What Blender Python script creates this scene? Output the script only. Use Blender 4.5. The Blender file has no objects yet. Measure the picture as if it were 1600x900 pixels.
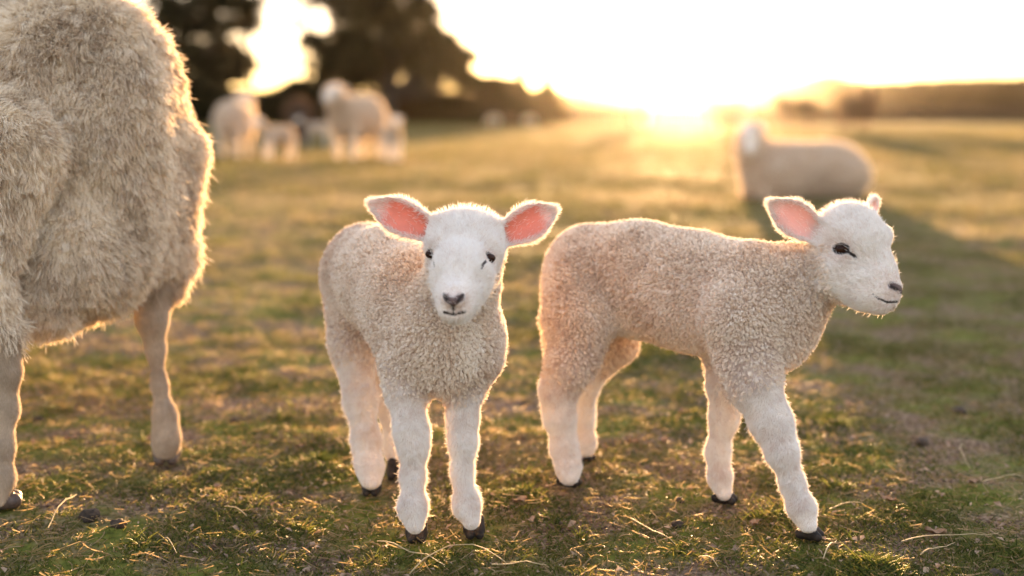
import bpy, math, random
import numpy as np
from mathutils import Vector, Matrix

# ------------------------------------------------------------------ camera, sky, sun, exposure
SC = bpy.context.scene
COL = SC.collection
CAM_H, FPX, PITCH = 0.60, 2000.0, math.radians(7.91)
cam_d = bpy.data.cameras.new("camera")
cam = bpy.data.objects.new("camera", cam_d)
COL.objects.link(cam)
cam.location = (0, 0, CAM_H)
cam.rotation_euler = (math.radians(90) - PITCH, 0, 0)
cam_d.sensor_width = 36.0
cam_d.lens = 45.0
cam_d.clip_start = 0.05
cam_d.clip_end = 3000
cam_d.dof.use_dof = True
cam_d.dof.focus_distance = 1.76
cam_d.dof.aperture_fstop = 1.95
SC.camera = cam

SUN_EL = math.radians(2.1)
SUN_AZ = math.atan2(1065 - 800, 2000)          # to the right of +Y
world = bpy.data.worlds.new("World")
SC.world = world
world.use_nodes = True
wn = world.node_tree
wn.nodes.clear()
wo = wn.nodes.new("ShaderNodeOutputWorld")
wb = wn.nodes.new("ShaderNodeBackground")
sk = wn.nodes.new("ShaderNodeTexSky")
sk.sky_type = 'NISHITA'
sk.sun_disc = False
sk.sun_elevation = SUN_EL
sk.sun_rotation = SUN_AZ
sk.altitude = 0
sk.air_density = 1.0
sk.dust_density = 0.6
sk.ozone_density = 1.0
hs = wn.nodes.new("ShaderNodeHueSaturation")
hs.inputs['Saturation'].default_value = 0.90
gm = wn.nodes.new("ShaderNodeGamma")
gm.inputs[1].default_value = 0.52
wn.links.new(sk.outputs[0], gm.inputs[0])
wn.links.new(gm.outputs[0], hs.inputs['Color'])
tn = wn.nodes.new("ShaderNodeMix")
tn.data_type = 'RGBA'; tn.blend_type = 'MULTIPLY'
tn.inputs[0].default_value = 1.0
tn.inputs[7].default_value = (1.0, .955, 1.07, 1)
wn.links.new(hs.outputs[0], tn.inputs[6])
wn.links.new(tn.outputs[2], wb.inputs[0])
wn.links.new(wb.outputs[0], wo.inputs[0])
wb.inputs[1].default_value = 0.15

sun_d = bpy.data.lights.new("sun", 'SUN')
sun = bpy.data.objects.new("sun", sun_d)
COL.objects.link(sun)
sun_d.energy = 3.5
sun_d.angle = math.radians(0.53)
sun_d.color = (1.0, 0.58, 0.25)
sdir = Vector((math.sin(SUN_AZ) * math.cos(SUN_EL), math.cos(SUN_AZ) * math.cos(SUN_EL), math.sin(SUN_EL)))
sun.rotation_euler = sdir.to_track_quat('Z', 'Y').to_euler()
sun.location = (8, 60, 20)

SC.view_settings.view_transform = 'Standard'
SC.view_settings.look = 'None'
SC.view_settings.gamma = 1.0
SC.view_settings.exposure = 3.4
SC.cycles.use_denoising = True
SC.cycles.max_bounces = 10
SC.cycles.diffuse_bounces = 6
SC.cycles.transmission_bounces = 6
SC.cycles.volume_bounces = 1
SC.cycles.sample_clamp_indirect = 6.0
SC.cycles.caustics_reflective = False
SC.cycles.caustics_refractive = False
try:
    SC.cycles_curves.shape = 'RIBBONS'
except Exception:
    pass

# ------------------------------------------------------------------ small helpers
RNG = np.random.default_rng(7)
R_FWD = np.array((0, math.cos(PITCH), -math.sin(PITCH)))
R_UP = np.array((0, math.sin(PITCH), math.cos(PITCH)))

def J(px, py, t):
    """place in the field for a feature measured on the photo, at distance t from the camera"""
    d = R_FWD + R_UP * (450 - py) / FPX + np.array((1, 0, 0)) * (px - 800) / FPX
    return np.array((0, 0, CAM_H)) + d * t

def ground_at(px, py):
    d = R_FWD + R_UP * (450 - py) / FPX + np.array((1, 0, 0)) * (px - 800) / FPX
    return d * (CAM_H / -d[2]) + np.array((0, 0, CAM_H))

def tag(o, label=None, cat=None, group=None, kind=None):
    if label: o["label"] = label
    if cat: o["category"] = cat
    if group: o["group"] = group
    if kind: o["kind"] = kind
    return o

def empty(name, loc, rz=0.0):
    o = bpy.data.objects.new(name, None)
    o.empty_display_size = 0.1
    COL.objects.link(o)
    o.location = tuple(loc)
    o.rotation_euler = (0, 0, rz)
    return o

def np_mesh(name, V, F, mat, parent=None, smooth=True, attrs=None):
    """V (n,3); F (m,3) or (m,4) int array"""
    me = bpy.data.meshes.new(name)
    V = np.asarray(V, dtype=np.float32)
    F = np.asarray(F, dtype=np.int32)
    k = F.shape[1]
    me.vertices.add(len(V)); me.vertices.foreach_set("co", V.ravel())
    me.loops.add(F.size); me.loops.foreach_set("vertex_index", F.ravel())
    me.polygons.add(len(F))
    me.polygons.foreach_set("loop_start", np.arange(0, F.size, k, dtype=np.int32))
    me.polygons.foreach_set("loop_total", np.full(len(F), k, dtype=np.int32))
    me.polygons.foreach_set("use_smooth", np.full(len(F), smooth))
    me.update(calc_edges=True)
    for n, a in (attrs or {}).items():
        a = np.asarray(a, dtype=np.float32)
        if a.ndim == 1:
            at = me.attributes.new(n, 'FLOAT', 'POINT'); at.data.foreach_set("value", a)
        else:
            at = me.attributes.new(n, 'FLOAT_VECTOR', 'POINT'); at.data.foreach_set("vector", a.ravel())
    if mat: me.materials.append(mat)
    o = bpy.data.objects.new(name, me)
    COL.objects.link(o)
    if parent: o.parent = parent
    return o

def curves_obj(name, P, rad, mat, parent=None, tint=None):
    """P (k,n,3) strands; rad (n,) or (k,n)"""
    k, n, _ = P.shape
    hc = bpy.data.hair_curves.new(name)
    hc.add_curves([n] * k)
    hc.attributes['position'].data.foreach_set('vector', np.ascontiguousarray(P, dtype=np.float32).ravel())
    r = hc.attributes.get('radius') or hc.attributes.new('radius', 'FLOAT', 'POINT')
    rr = np.broadcast_to(rad, (k, n)).astype(np.float32)
    r.data.foreach_set('value', np.ascontiguousarray(rr).ravel())
    if tint is not None:
        for nm, a in tint.items():
            at = hc.attributes.new(nm, 'FLOAT', 'CURVE')
            at.data.foreach_set('value', np.asarray(a, dtype=np.float32))
    hc.materials.append(mat)
    o = bpy.data.objects.new(name, hc)
    COL.objects.link(o)
    if parent: o.parent = parent
    return o

def _hash(i, j, k, s):
    h = (i * np.uint32(374761393) + j * np.uint32(668265263) + k * np.uint32(2147483647) + np.uint32(s * 1274126177 & 0xffffffff)).astype(np.uint32)
    h = (h ^ (h >> np.uint32(13))) * np.uint32(1274126177)
    h = h ^ (h >> np.uint32(16))
    h = h * np.uint32(2246822519)
    h = h ^ (h >> np.uint32(15))
    return (h & np.uint32(0xffffff)).astype(np.float32) / 16777216.0

def vnoise(P, freq, seed=0):
    """value noise -1..1 at (n,3)"""
    Q = np.asarray(P, dtype=np.float64) * freq + 1000.0
    I = np.floor(Q)
    f = (Q - I).astype(np.float32)
    f = f * f * (3 - 2 * f)
    I = I.astype(np.int64).astype(np.uint32)
    out = 0
    for a in (0, 1):
        for b in (0, 1):
            for c in (0, 1):
                w = (f[:, 0] if a else 1 - f[:, 0]) * (f[:, 1] if b else 1 - f[:, 1]) * (f[:, 2] if c else 1 - f[:, 2])
                out = out + w * _hash(I[:, 0] + np.uint32(a), I[:, 1] + np.uint32(b), I[:, 2] + np.uint32(c), seed)
    return out * 2 - 1

def vnoise3(P, freq, seed=0):
    return np.stack([vnoise(P, freq, seed + i * 17) for i in range(3)], 1)

def ngrad(P, freq, seed=0):
    e = 0.25 / freq
    g = []
    for i in range(3):
        d = np.zeros(3); d[i] = e
        g.append((vnoise(P + d, freq, seed) - vnoise(P - d, freq, seed)) * 0.5)
    return np.stack(g, 1) * 2.0

def unit(v):
    return v / np.maximum(np.linalg.norm(v, axis=-1, keepdims=True), 1e-9)

# ------------------------------------------------------------------ implicit bodies
class Body:
    """smooth union of tapered limbs, turned into one continuous skin"""
    def __init__(self, h):
        self.h, self.prims, self.inset = h, [], {}
    def limb(self, pts, tagname, k=0.02, L=None, s=1.0):
        for a, b in zip(pts[:-1], pts[1:]):
            i = self.inset.get(tagname, 0)
            self.prims.append(('cap', np.array(a[:3]), np.array(b[:3]), max(a[3] - i, .004), max(b[3] - i, .004), L, s, tagname, k))
    def ball(self, c, r, tagname, k=0.02, axes=None, sub=False):
        """r: 3 radii along axes (rows)"""
        r = np.array(r if np.ndim(r) else (r, r, r), dtype=float)
        if not sub: r = r - self.inset.get(tagname, 0)
        A = np.eye(3) if axes is None else np.array(axes, dtype=float)
        self.prims.append(('ell', np.array(c), A, r, None, None, sub, tagname, k))
    def ear(self, base, tip, face, half_w, th, tagname='ear', k=0.012, cup=0.012):
        base, tip, face = map(np.array, (base, tip, face))
        u = tip - base; Ln = np.linalg.norm(u); u = u / Ln
        n = face - u * (face @ u); n /= np.linalg.norm(n)
        v = np.cross(n, u)
        self.prims.append(('ear', base, u, v, n, (Ln, half_w, th, cup), None, tagname, k))
    @staticmethod
    def dist(pr, P):
        if pr[0] == 'cap':
            _, a, b, r1, r2, L, s, _, _ = pr
            pa = P - a.astype(np.float32); ba = (b - a)
            if L is not None:
                L = np.array(L)
                ba = ba + (1 / s - 1) * (ba @ L) * L
                pa = pa + ((1 / s - 1) * (pa @ L.astype(np.float32)))[..., None] * L.astype(np.float32)
            h = np.clip((pa @ ba.astype(np.float32)) / max(ba @ ba, 1e-9), 0, 1)
            d = np.sqrt(((pa - h[..., None] * ba.astype(np.float32)) ** 2).sum(-1)) - (r1 + (r2 - r1) * h)
            return d * (min(1, s) * .5 + .5 if L is not None else 1)
        if pr[0] == 'ell':
            _, c, A, r, _, _, _, _, _ = pr
            q = (P - c.astype(np.float32)) @ A.T.astype(np.float32)
            k0 = np.sqrt(((q / r.astype(np.float32)) ** 2).sum(-1))
            k1 = np.sqrt(((q / (r * r).astype(np.float32)) ** 2).sum(-1))
            return k0 * (k0 - 1) / np.maximum(k1, 1e-6)
        if pr[0] == 'ear':
            _, b, u, v, n, (Ln, W, th, cup), _, _, _ = pr
            q = P - b.astype(np.float32)
            s = (q @ u.astype(np.float32)) / Ln
            x = q @ v.astype(np.float32)
            z = q @ n.astype(np.float32)
            sc = np.clip(s, 0.0, 1.0)
            w = W * (0.42 + 0.58 * np.sin(np.pi * np.clip(sc * 0.86 + 0.02, 0, 1)) ** 0.8) * np.clip(1 - np.clip((sc - .45) / .55, 0, 1) ** 2.2, 1e-4, 1) ** .55
            e = x / np.maximum(w, 1e-4)
            zc = z - cup * (e * e * (1 - 0.35 * sc)) + cup * 0.6
            tt = th * (1.25 - 0.75 * sc)
            dz = np.abs(zc) - tt
            dx = (np.abs(x) - w)
            ds = np.maximum(-s, s - 1) * Ln
            m = np.maximum(dx, ds)
            kk = 0.006
            hh = np.clip(0.5 - 0.5 * (dz - m) / kk, 0, 1)
            return dz * (1 - hh) + m * hh + kk * hh * (1 - hh)
    @staticmethod
    def box(pr):
        if pr[0] == 'cap':
            _, a, b, r1, r2, L, s, _, k = pr
            m = max(r1, r2) * max(1, s) + k
            return np.minimum(a, b) - m, np.maximum(a, b) + m
        if pr[0] == 'ell':
            m = pr[3].max() + pr[8]
            return pr[1] - m, pr[1] + m
        b, u, (Ln, W, th, cup) = pr[1], pr[2], pr[5]
        c = b + u * Ln / 2
        m = Ln / 2 + W + pr[8]
        return c - m, c + m
    def build(self, zmin=None, noise=None):
        h = self.h
        bb = [self.box(p) for p in self.prims if not (p[0] == 'ell' and p[6])]
        lo = np.min([b[0] for b in bb], 0) - 3 * h
        hi = np.max([b[1] for b in bb], 0) + 3 * h
        n = np.ceil((hi - lo) / h).astype(int) + 1
        F = np.full(n, 0.05, dtype=np.float32)
        ax = [lo[i] + h * np.arange(n[i]) for i in range(3)]
        for pr in self.prims:
            b0, b1 = self.box(pr)
            i0 = np.clip(np.floor((b0 - 0.004 - lo) / h).astype(int), 0, n - 1)
            i1 = np.clip(np.ceil((b1 + 0.004 - lo) / h).astype(int) + 1, 1, n)
            if np.any(i1 <= i0): continue
            sl = tuple(slice(a, b) for a, b in zip(i0, i1))
            G = np.stack(np.meshgrid(*[ax[i][sl[i]] for i in range(3)], indexing='ij'), -1).astype(np.float32)
            d = self.dist(pr, G)
            k = pr[8]
            f = F[sl]
            if pr[0] == 'ell' and pr[6]:
                d = -d
                hh = np.clip(0.5 - 0.5 * (f - d) / k, 0, 1)
                F[sl] = f * (1 - hh) + d * hh + k * hh * (1 - hh)
            else:
                hh = np.clip(0.5 + 0.5 * (f - d) / k, 0, 1)
                F[sl] = f * (1 - hh) + d * hh - k * hh * (1 - hh)
        if zmin is not None:
            F = np.maximum(F, (zmin - ax[2])[None, None, :].astype(np.float32))
        return surface_nets(F, lo, h)
    def tags_at(self, P):
        """closest primitive's tag for each point, with soft weights"""
        P = P.astype(np.float32)
        names = sorted({p[7] for p in self.prims if p[7]})
        D = {n: np.full(len(P), 1.0, dtype=np.float32) for n in names}
        for pr in self.prims:
            if pr[7] and not (pr[0] == 'ell' and pr[6]):
                D[pr[7]] = np.minimum(D[pr[7]], self.dist(pr, P))
        return D

def surface_nets(F, lo, h):
    ins = F < 0
    c = ins.astype(np.int8)
    s = sum(c[a:c.shape[0] - 1 + a, b:c.shape[1] - 1 + b, d:c.shape[2] - 1 + d] for a in (0, 1) for b in (0, 1) for d in (0, 1))
    act = (s > 0) & (s < 8)
    I = np.argwhere(act)
    idx = np.full(act.shape, -1, dtype=np.int64)
    idx[act] = np.arange(len(I))
    corners = [(a, b, d) for a in (0, 1) for b in (0, 1) for d in (0, 1)]
    val = {cr: F[I[:, 0] + cr[0], I[:, 1] + cr[1], I[:, 2] + cr[2]] for cr in corners}
    acc = np.zeros((len(I), 3)); cnt = np.zeros(len(I))
    for cr in corners:
        for a in range(3):
            if cr[a] == 0:
                c2 = list(cr); c2[a] = 1; c2 = tuple(c2)
                v0, v1 = val[cr], val[c2]
                m = (v0 < 0) != (v1 < 0)
                t = np.where(m, v0 / np.where(m, v0 - v1, 1), 0)
                p = np.tile(np.array(cr, dtype=float), (len(I), 1)); p[:, a] += t
                acc += p * m[:, None]; cnt += m
    V = lo + h * (I + acc / cnt[:, None])
    quads = []
    for a in range(3):
        b, d = (a + 1) % 3, (a + 2) % 3
        sl0 = [slice(1, -1)] * 3; sl1 = [slice(1, -1)] * 3
        sl0[a] = slice(0, -1); sl1[a] = slice(1, None)
        A0, A1 = ins[tuple(sl0)], ins[tuple(sl1)]
        E = np.argwhere(A0 != A1)
        off = np.array([1, 1, 1]); off[a] = 0
        E0 = E + off
        flip = A0[tuple(E.T)]
        def ci(db, dd):
            q = E0.copy(); q[:, b] -= db; q[:, d] -= dd
            return idx[tuple(q.T)]
        q = np.stack([ci(0, 0), ci(1, 0), ci(1, 1), ci(0, 1)], 1)
        q[~flip] = q[~flip][:, ::-1]
        quads.append(q)
    Q = np.concatenate(quads)
    Q = Q[(Q >= 0).all(1)]
    return V, Q

def vert_normals(V, Q):
    n = np.cross(V[Q[:, 2]] - V[Q[:, 0]], V[Q[:, 3]] - V[Q[:, 1]])
    N = np.zeros_like(V)
    for i in range(4):
        for a in range(3):
            N[:, a] += np.bincount(Q[:, i], weights=n[:, a], minlength=len(V))
    return unit(N)

def scatter(V, Q, N, dens, rng):
    """random roots on quads; dens: strands per m2 at each vertex. Returns positions, normals, face corners and weights"""
    T = np.concatenate([Q[:, [0, 1, 2]], Q[:, [0, 2, 3]]])
    A = np.linalg.norm(np.cross(V[T[:, 1]] - V[T[:, 0]], V[T[:, 2]] - V[T[:, 0]]), axis=1) / 2
    ex = A * dens[T].mean(1)
    cn = np.floor(ex + rng.random(len(ex))).astype(int)
    ti = np.repeat(np.arange(len(T)), cn)
    r1 = np.sqrt(rng.random(len(ti))); r2 = rng.random(len(ti))
    w = np.stack([1 - r1, r1 * (1 - r2), r1 * r2], 1)
    P = (V[T[ti]] * w[..., None]).sum(1)
    NN = unit((N[T[ti]] * w[..., None]).sum(1))
    return P, NN, T[ti], w
# ------------------------------------------------------------------ materials
class NT:
    def __init__(self, name):
        self.m = bpy.data.materials.new(name)
        self.m.use_nodes = True
        self.t = self.m.node_tree
        self.t.nodes.clear()
        self.out = self.n("ShaderNodeOutputMaterial")
    def n(self, t, **kw):
        o = self.t.nodes.new(t)
        for k, v in kw.items():
            if k in o.inputs: o.inputs[k].default_value = v
            else: setattr(o, k, v)
        return o
    def l(self, a, b): self.t.links.new(a, b)
    def attr(self, name):
        a = self.n("ShaderNodeAttribute"); a.attribute_name = name; return a
    def ramp(self, fac, stops):
        r = self.n("ShaderNodeValToRGB")
        e = r.color_ramp.elements
        while len(e) < len(stops): e.new(0.5)
        for x, (p, c) in zip(e, stops):
            x.position = p; x.color = (*c, 1)
        self.l(fac, r.inputs[0]); return r
    def mix(self, fac, a, b, mode='MIX'):
        m = self.n("ShaderNodeMix"); m.data_type = 'RGBA'; m.blend_type = mode
        for i, v in ((0, fac), (6, a), (7, b)):
            if hasattr(v, 'is_linked') or hasattr(v, 'links'): self.l(v, m.inputs[i])
            else: m.inputs[i].default_value = v if i == 0 else (*v, 1)
        return m.outputs[2]

def fur_mat(name, stops, rough=0.6, trans=0.35, spec=0.25, trans_tint=(1, .93, .82)):
    """strand material: scattered light plus light passing through the strands; colour from the strand's own tint"""
    t = NT(name)
    a = t.attr("tint")
    r = t.ramp(a.outputs['Fac'], stops)
    p = t.n("ShaderNodeBsdfPrincipled")
    p.inputs['Roughness'].default_value = rough
    p.inputs['Specular IOR Level'].default_value = spec
    t.l(r.outputs[0], p.inputs['Base Color'])
    tr = t.n("ShaderNodeBsdfTranslucent")
    t.l(t.mix(1.0, r.outputs[0], trans_tint, 'MULTIPLY'), tr.inputs[0])
    mx = t.n("ShaderNodeMixShader"); mx.inputs[0].default_value = trans
    t.l(p.outputs[0], mx.inputs[1]); t.l(tr.outputs[0], mx.inputs[2])
    t.l(mx.outputs[0], t.out.inputs[0])
    return t.m

def skin_mat(name, base, dark=(.014, .008, .007), pink=(.75, .28, .2), nose=(.13, .085, .08), wool=None):
    t = NT(name)
    co = t.n("ShaderNodeTexCoord")
    nz = t.n("ShaderNodeTexNoise", Scale=90.0, Detail=3.0); t.l(co.outputs['Object'], nz.inputs[0])
    b2 = tuple(c * .82 for c in base)
    col = t.mix(nz.outputs[0], b2, base)
    nz2 = t.n("ShaderNodeTexNoise", Scale=60.0, Detail=2.0); t.l(co.outputs['Object'], nz2.inputs[0])
    col = t.mix(t.attr('pale').outputs['Fac'], col, (.70, .62, .57))
    col = t.mix(t.attr("pink").outputs['Fac'], col, t.mix(nz2.outputs[0], tuple(c * .75 for c in pink), pink))
    col = t.mix(t.attr("nose").outputs['Fac'], col, t.mix(nz2.outputs[0], tuple(c * .6 for c in nose), nose))
    col = t.mix(t.attr("dark").outputs['Fac'], col, dark)
    p = t.n("ShaderNodeBsdfPrincipled"); p.inputs['Roughness'].default_value = .5
    p.inputs['Specular IOR Level'].default_value = .22
    t.l(col, p.inputs['Base Color'])
    bp = t.n("ShaderNodeBump", Strength=0.25, Distance=0.002)
    nb = t.n("ShaderNodeTexNoise", Scale=450.0, Detail=2.0); t.l(co.outputs['Object'], nb.inputs[0])
    t.l(nb.outputs[0], bp.inputs['Height']); t.l(bp.outputs[0], p.inputs['Normal'])
    tr = t.n("ShaderNodeBsdfTranslucent")
    t.l(t.mix(1.0, col, (1, .55, .4), 'MULTIPLY'), tr.inputs[0])
    fm = t.n("ShaderNodeMath", operation='MULTIPLY'); fm.inputs[1].default_value = .30
    t.l(t.attr("thin").outputs['Fac'], fm.inputs[0])
    mx = t.n("ShaderNodeMixShader")
    t.l(fm.outputs[0], mx.inputs[0]); t.l(p.outputs[0], mx.inputs[1]); t.l(tr.outputs[0], mx.inputs[2])
    t.l(mx.outputs[0], t.out.inputs[0])
    return t.m

def plain_mat(name, c1, c2, scale=20, rough=.7, bump=.3, dist=.01, trans=0, spec=.4):
    t = NT(name)
    co = t.n("ShaderNodeTexCoord")
    nz = t.n("ShaderNodeTexNoise", Scale=float(scale), Detail=5.0); t.l(co.outputs['Object'], nz.inputs[0])
    r = t.ramp(nz.outputs[0], [(.35, c1), (.65, c2)])
    p = t.n("ShaderNodeBsdfPrincipled"); p.inputs['Roughness'].default_value = rough
    p.inputs['Specular IOR Level'].default_value = spec
    t.l(r.outputs[0], p.inputs['Base Color'])
    if bump:
        bp = t.n("ShaderNodeBump", Strength=bump, Distance=dist)
        t.l(nz.outputs[0], bp.inputs['Height']); t.l(bp.outputs[0], p.inputs['Normal'])
    if trans:
        tr = t.n("ShaderNodeBsdfTranslucent"); t.l(r.outputs[0], tr.inputs[0])
        mx = t.n("ShaderNodeMixShader"); mx.inputs[0].default_value = trans
        t.l(p.outputs[0], mx.inputs[1]); t.l(tr.outputs[0], mx.inputs[2]); t.l(mx.outputs[0], t.out.inputs[0])
    else:
        t.l(p.outputs[0], t.out.inputs[0])
    return t.m

M = {}
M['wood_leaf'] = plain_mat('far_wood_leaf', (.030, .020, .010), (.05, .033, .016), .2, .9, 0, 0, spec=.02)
M['flake'] = plain_mat('leaf_flake', (.16, .10, .065), (.46, .34, .24), 55, .8, 0, 0, trans=.2, spec=.1)
M['hoof'] = plain_mat('hoof_horn', (.010, .008, .007), (.040, .030, .024), 120, .6, .3, .001, spec=.2)
M['ewe_hoof'] = plain_mat('ewe_hoof_horn', (.05, .035, .03), (.12, .085, .07), 120, .5, .3, .001)
M['eye'] = plain_mat('eye_brown', (.018, .008, .005), (.035, .015, .008), 200, .05, 0, 0, spec=.12)
M['bark'] = plain_mat('bark', (.03, .022, .016), (.07, .05, .035), 12, .9, .8, .03)
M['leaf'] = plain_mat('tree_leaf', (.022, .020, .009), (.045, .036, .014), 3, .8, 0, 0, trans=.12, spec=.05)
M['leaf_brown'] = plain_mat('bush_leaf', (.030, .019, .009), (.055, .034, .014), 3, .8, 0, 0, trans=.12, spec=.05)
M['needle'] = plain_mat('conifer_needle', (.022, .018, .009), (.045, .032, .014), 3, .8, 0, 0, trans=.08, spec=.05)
M['straw'] = plain_mat('dry_straw', (.42, .32, .17), (.62, .5, .3), 60, .6, 0, 0, trans=.25)
M['dry_leaf'] = plain_mat('dead_leaf', (.26, .15, .085), (.46, .32, .2), 60, .7, .5, .002, trans=.25)
M['clod'] = plain_mat('dung_clod', (.022, .015, .010), (.075, .05, .032), 90, .9, .8, .004)
M['lamb_skin'] = skin_mat('lamb_skin', (.56, .44, .35), pink=(.66, .33, .26))
M['ewe_skin'] = skin_mat('ewe_skin', (.56, .46, .35), nose=(.1, .07, .06))
M['lamb_wool'] = fur_mat('lamb_wool', [(0, (.62, .48, .37)), (.5, (.89, .81, .72)), (1, (.97, .94, .90))], trans=.32)
M['lamb_hair'] = fur_mat('lamb_white_hair', [(0, (.66, .54, .48)), (.5, (.87, .84, .82)), (1, (.93, .93, .93))], trans=.35)
M['ewe_wool'] = fur_mat('ewe_fleece_wool', [(0, (.52, .41, .30)), (.5, (.84, .75, .61)), (1, (.95, .90, .80))], trans=.35)
M['ewe_hair'] = fur_mat('ewe_leg_hair', [(0, (.45, .36, .27)), (1, (.70, .60, .48))], trans=.3)
M['flock_skin'] = plain_mat('flock_sheep_wool', (.42, .36, .28), (.6, .53, .43), 25, .9, .8, .02)
M['flock_face'] = plain_mat('flock_sheep_face', (.5, .45, .38), (.68, .63, .56), 25, .8, 0, 0)
M['brown_wool'] = plain_mat('brown_sheep_wool', (.10, .06, .035), (.17, .10, .06), 25, .9, .8, .02)
# ------------------------------------------------------------------ ground, hazy air, grass
def ground_h(X, Y):
    P = np.stack([X, Y, np.zeros_like(X)], 1)
    r = np.hypot(X, Y - 2.0)
    h = vnoise(P, 9, 3) * .005 + vnoise(P, 24, 4) * .005 + vnoise(P, 60, 5) * .003
    h = h + vnoise(P, 1.3, 6) * .012 * np.clip((r - 1.2) / 3, 0, 1)
    h = h + vnoise(P, .11, 8) * .10 * np.clip((r - 8) / 30, 0, 1)
    return h - .006

def make_ground():
    n = 360
    u = np.linspace(-1, 1, 2 * n + 1)
    s = .40 * np.sinh(8.2 * u)
    X, Y = np.meshgrid(s, s + 2.1, indexing='ij')
    x, y = X.ravel(), Y.ravel()
    V = np.stack([x, y, ground_h(x, y)], 1)
    m = 2 * n + 1
    i, j = np.meshgrid(np.arange(m - 1), np.arange(m - 1), indexing='ij')
    a = (i * m + j).ravel()
    F = np.stack([a, a + m, a + m + 1, a + 1], 1)
    t = NT('pasture')
    g = t.n("ShaderNodeNewGeometry")
    def nz(sc, det=4.0, w=0):
        q = t.n("ShaderNodeTexNoise", Scale=float(sc), Detail=det)
        if w:
            mp = t.n("ShaderNodeMapping"); mp.inputs['Location'].default_value = (w, w, w)
            t.l(g.outputs['Position'], mp.inputs[0]); t.l(mp.outputs[0], q.inputs[0])
        else: t.l(g.outputs['Position'], q.inputs[0])
        return q.outputs[0]
    green = t.ramp(nz(55, 6), [(.3, (.055, .065, .015)), (.5, (.12, .135, .026)), (.7, (.20, .18, .05))]).outputs[0]
    soil = t.ramp(nz(120, 6, 3), [(.3, (.045, .028, .018)), (.5, (.17, .115, .075)), (.72, (.36, .27, .18))]).outputs[0]
    m1 = t.ramp(nz(6, 8, 7), [(.42, (0, 0, 0)), (.56, (1, 1, 1))]).outputs[0]
    near = t.mix(m1, green, soil)
    # far away the sward is read as broad drifts of green and straw
    far = t.ramp(nz(.35, 8, 11), [(.36, (.050, .050, .009)), (.5, (.090, .070, .013)), (.64, (.15, .095, .022))]).outputs[0]
    ln = t.n("ShaderNodeVectorMath", operation='LENGTH'); t.l(g.outputs['Position'], ln.inputs[0])
    mr = t.n("ShaderNodeMapRange"); mr.inputs[1].default_value = 3.5; mr.inputs[2].default_value = 12
    t.l(ln.outputs['Value'], mr.inputs[0])
    col = t.mix(mr.outputs[0], near, far)
    p = t.n("ShaderNodeBsdfPrincipled"); p.inputs['Roughness'].default_value = .9
    p.inputs['Specular IOR Level'].default_value = .04
    t.l(col, p.inputs['Base Color'])
    bp = t.n("ShaderNodeBump", Strength=.9, Distance=.006); t.l(nz(160, 6, 5), bp.inputs['Height'])
    t.l(bp.outputs[0], p.inputs['Normal'])
    t.l(p.outputs[0], t.out.inputs[0])
    o = np_mesh('ground', V, F, t.m)
    tag(o, kind='structure')

def grass_mat():
    t = NT('grass_blade')
    a = t.attr('tint')
    r = t.ramp(a.outputs['Fac'], [(0, (.040, .056, .010)), (.35, (.105, .120, .024)), (.58, (.18, .155, .042)), (.78, (.25, .175, .075)), (1, (.38, .28, .16))])
    p = t.n("ShaderNodeBsdfPrincipled"); p.inputs['Roughness'].default_value = .45
    p.inputs['Specular IOR Level'].default_value = .14
    t.l(r.outputs[0], p.inputs['Base Color'])
    tr = t.n("ShaderNodeBsdfTranslucent"); t.l(r.outputs[0], tr.inputs[0])
    mx = t.n("ShaderNodeMixShader"); mx.inputs[0].default_value = .45
    t.l(p.outputs[0], mx.inputs[1]); t.l(tr.outputs[0], mx.inputs[2]); t.l(mx.outputs[0], t.out.inputs[0])
    return t.m

FEET_PX = [(650, 850), (740, 844), (580, 777), (618, 752), (1270, 848), (1134, 791), (890, 764), (914, 724), (258, 725), (0, 798)]

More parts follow.
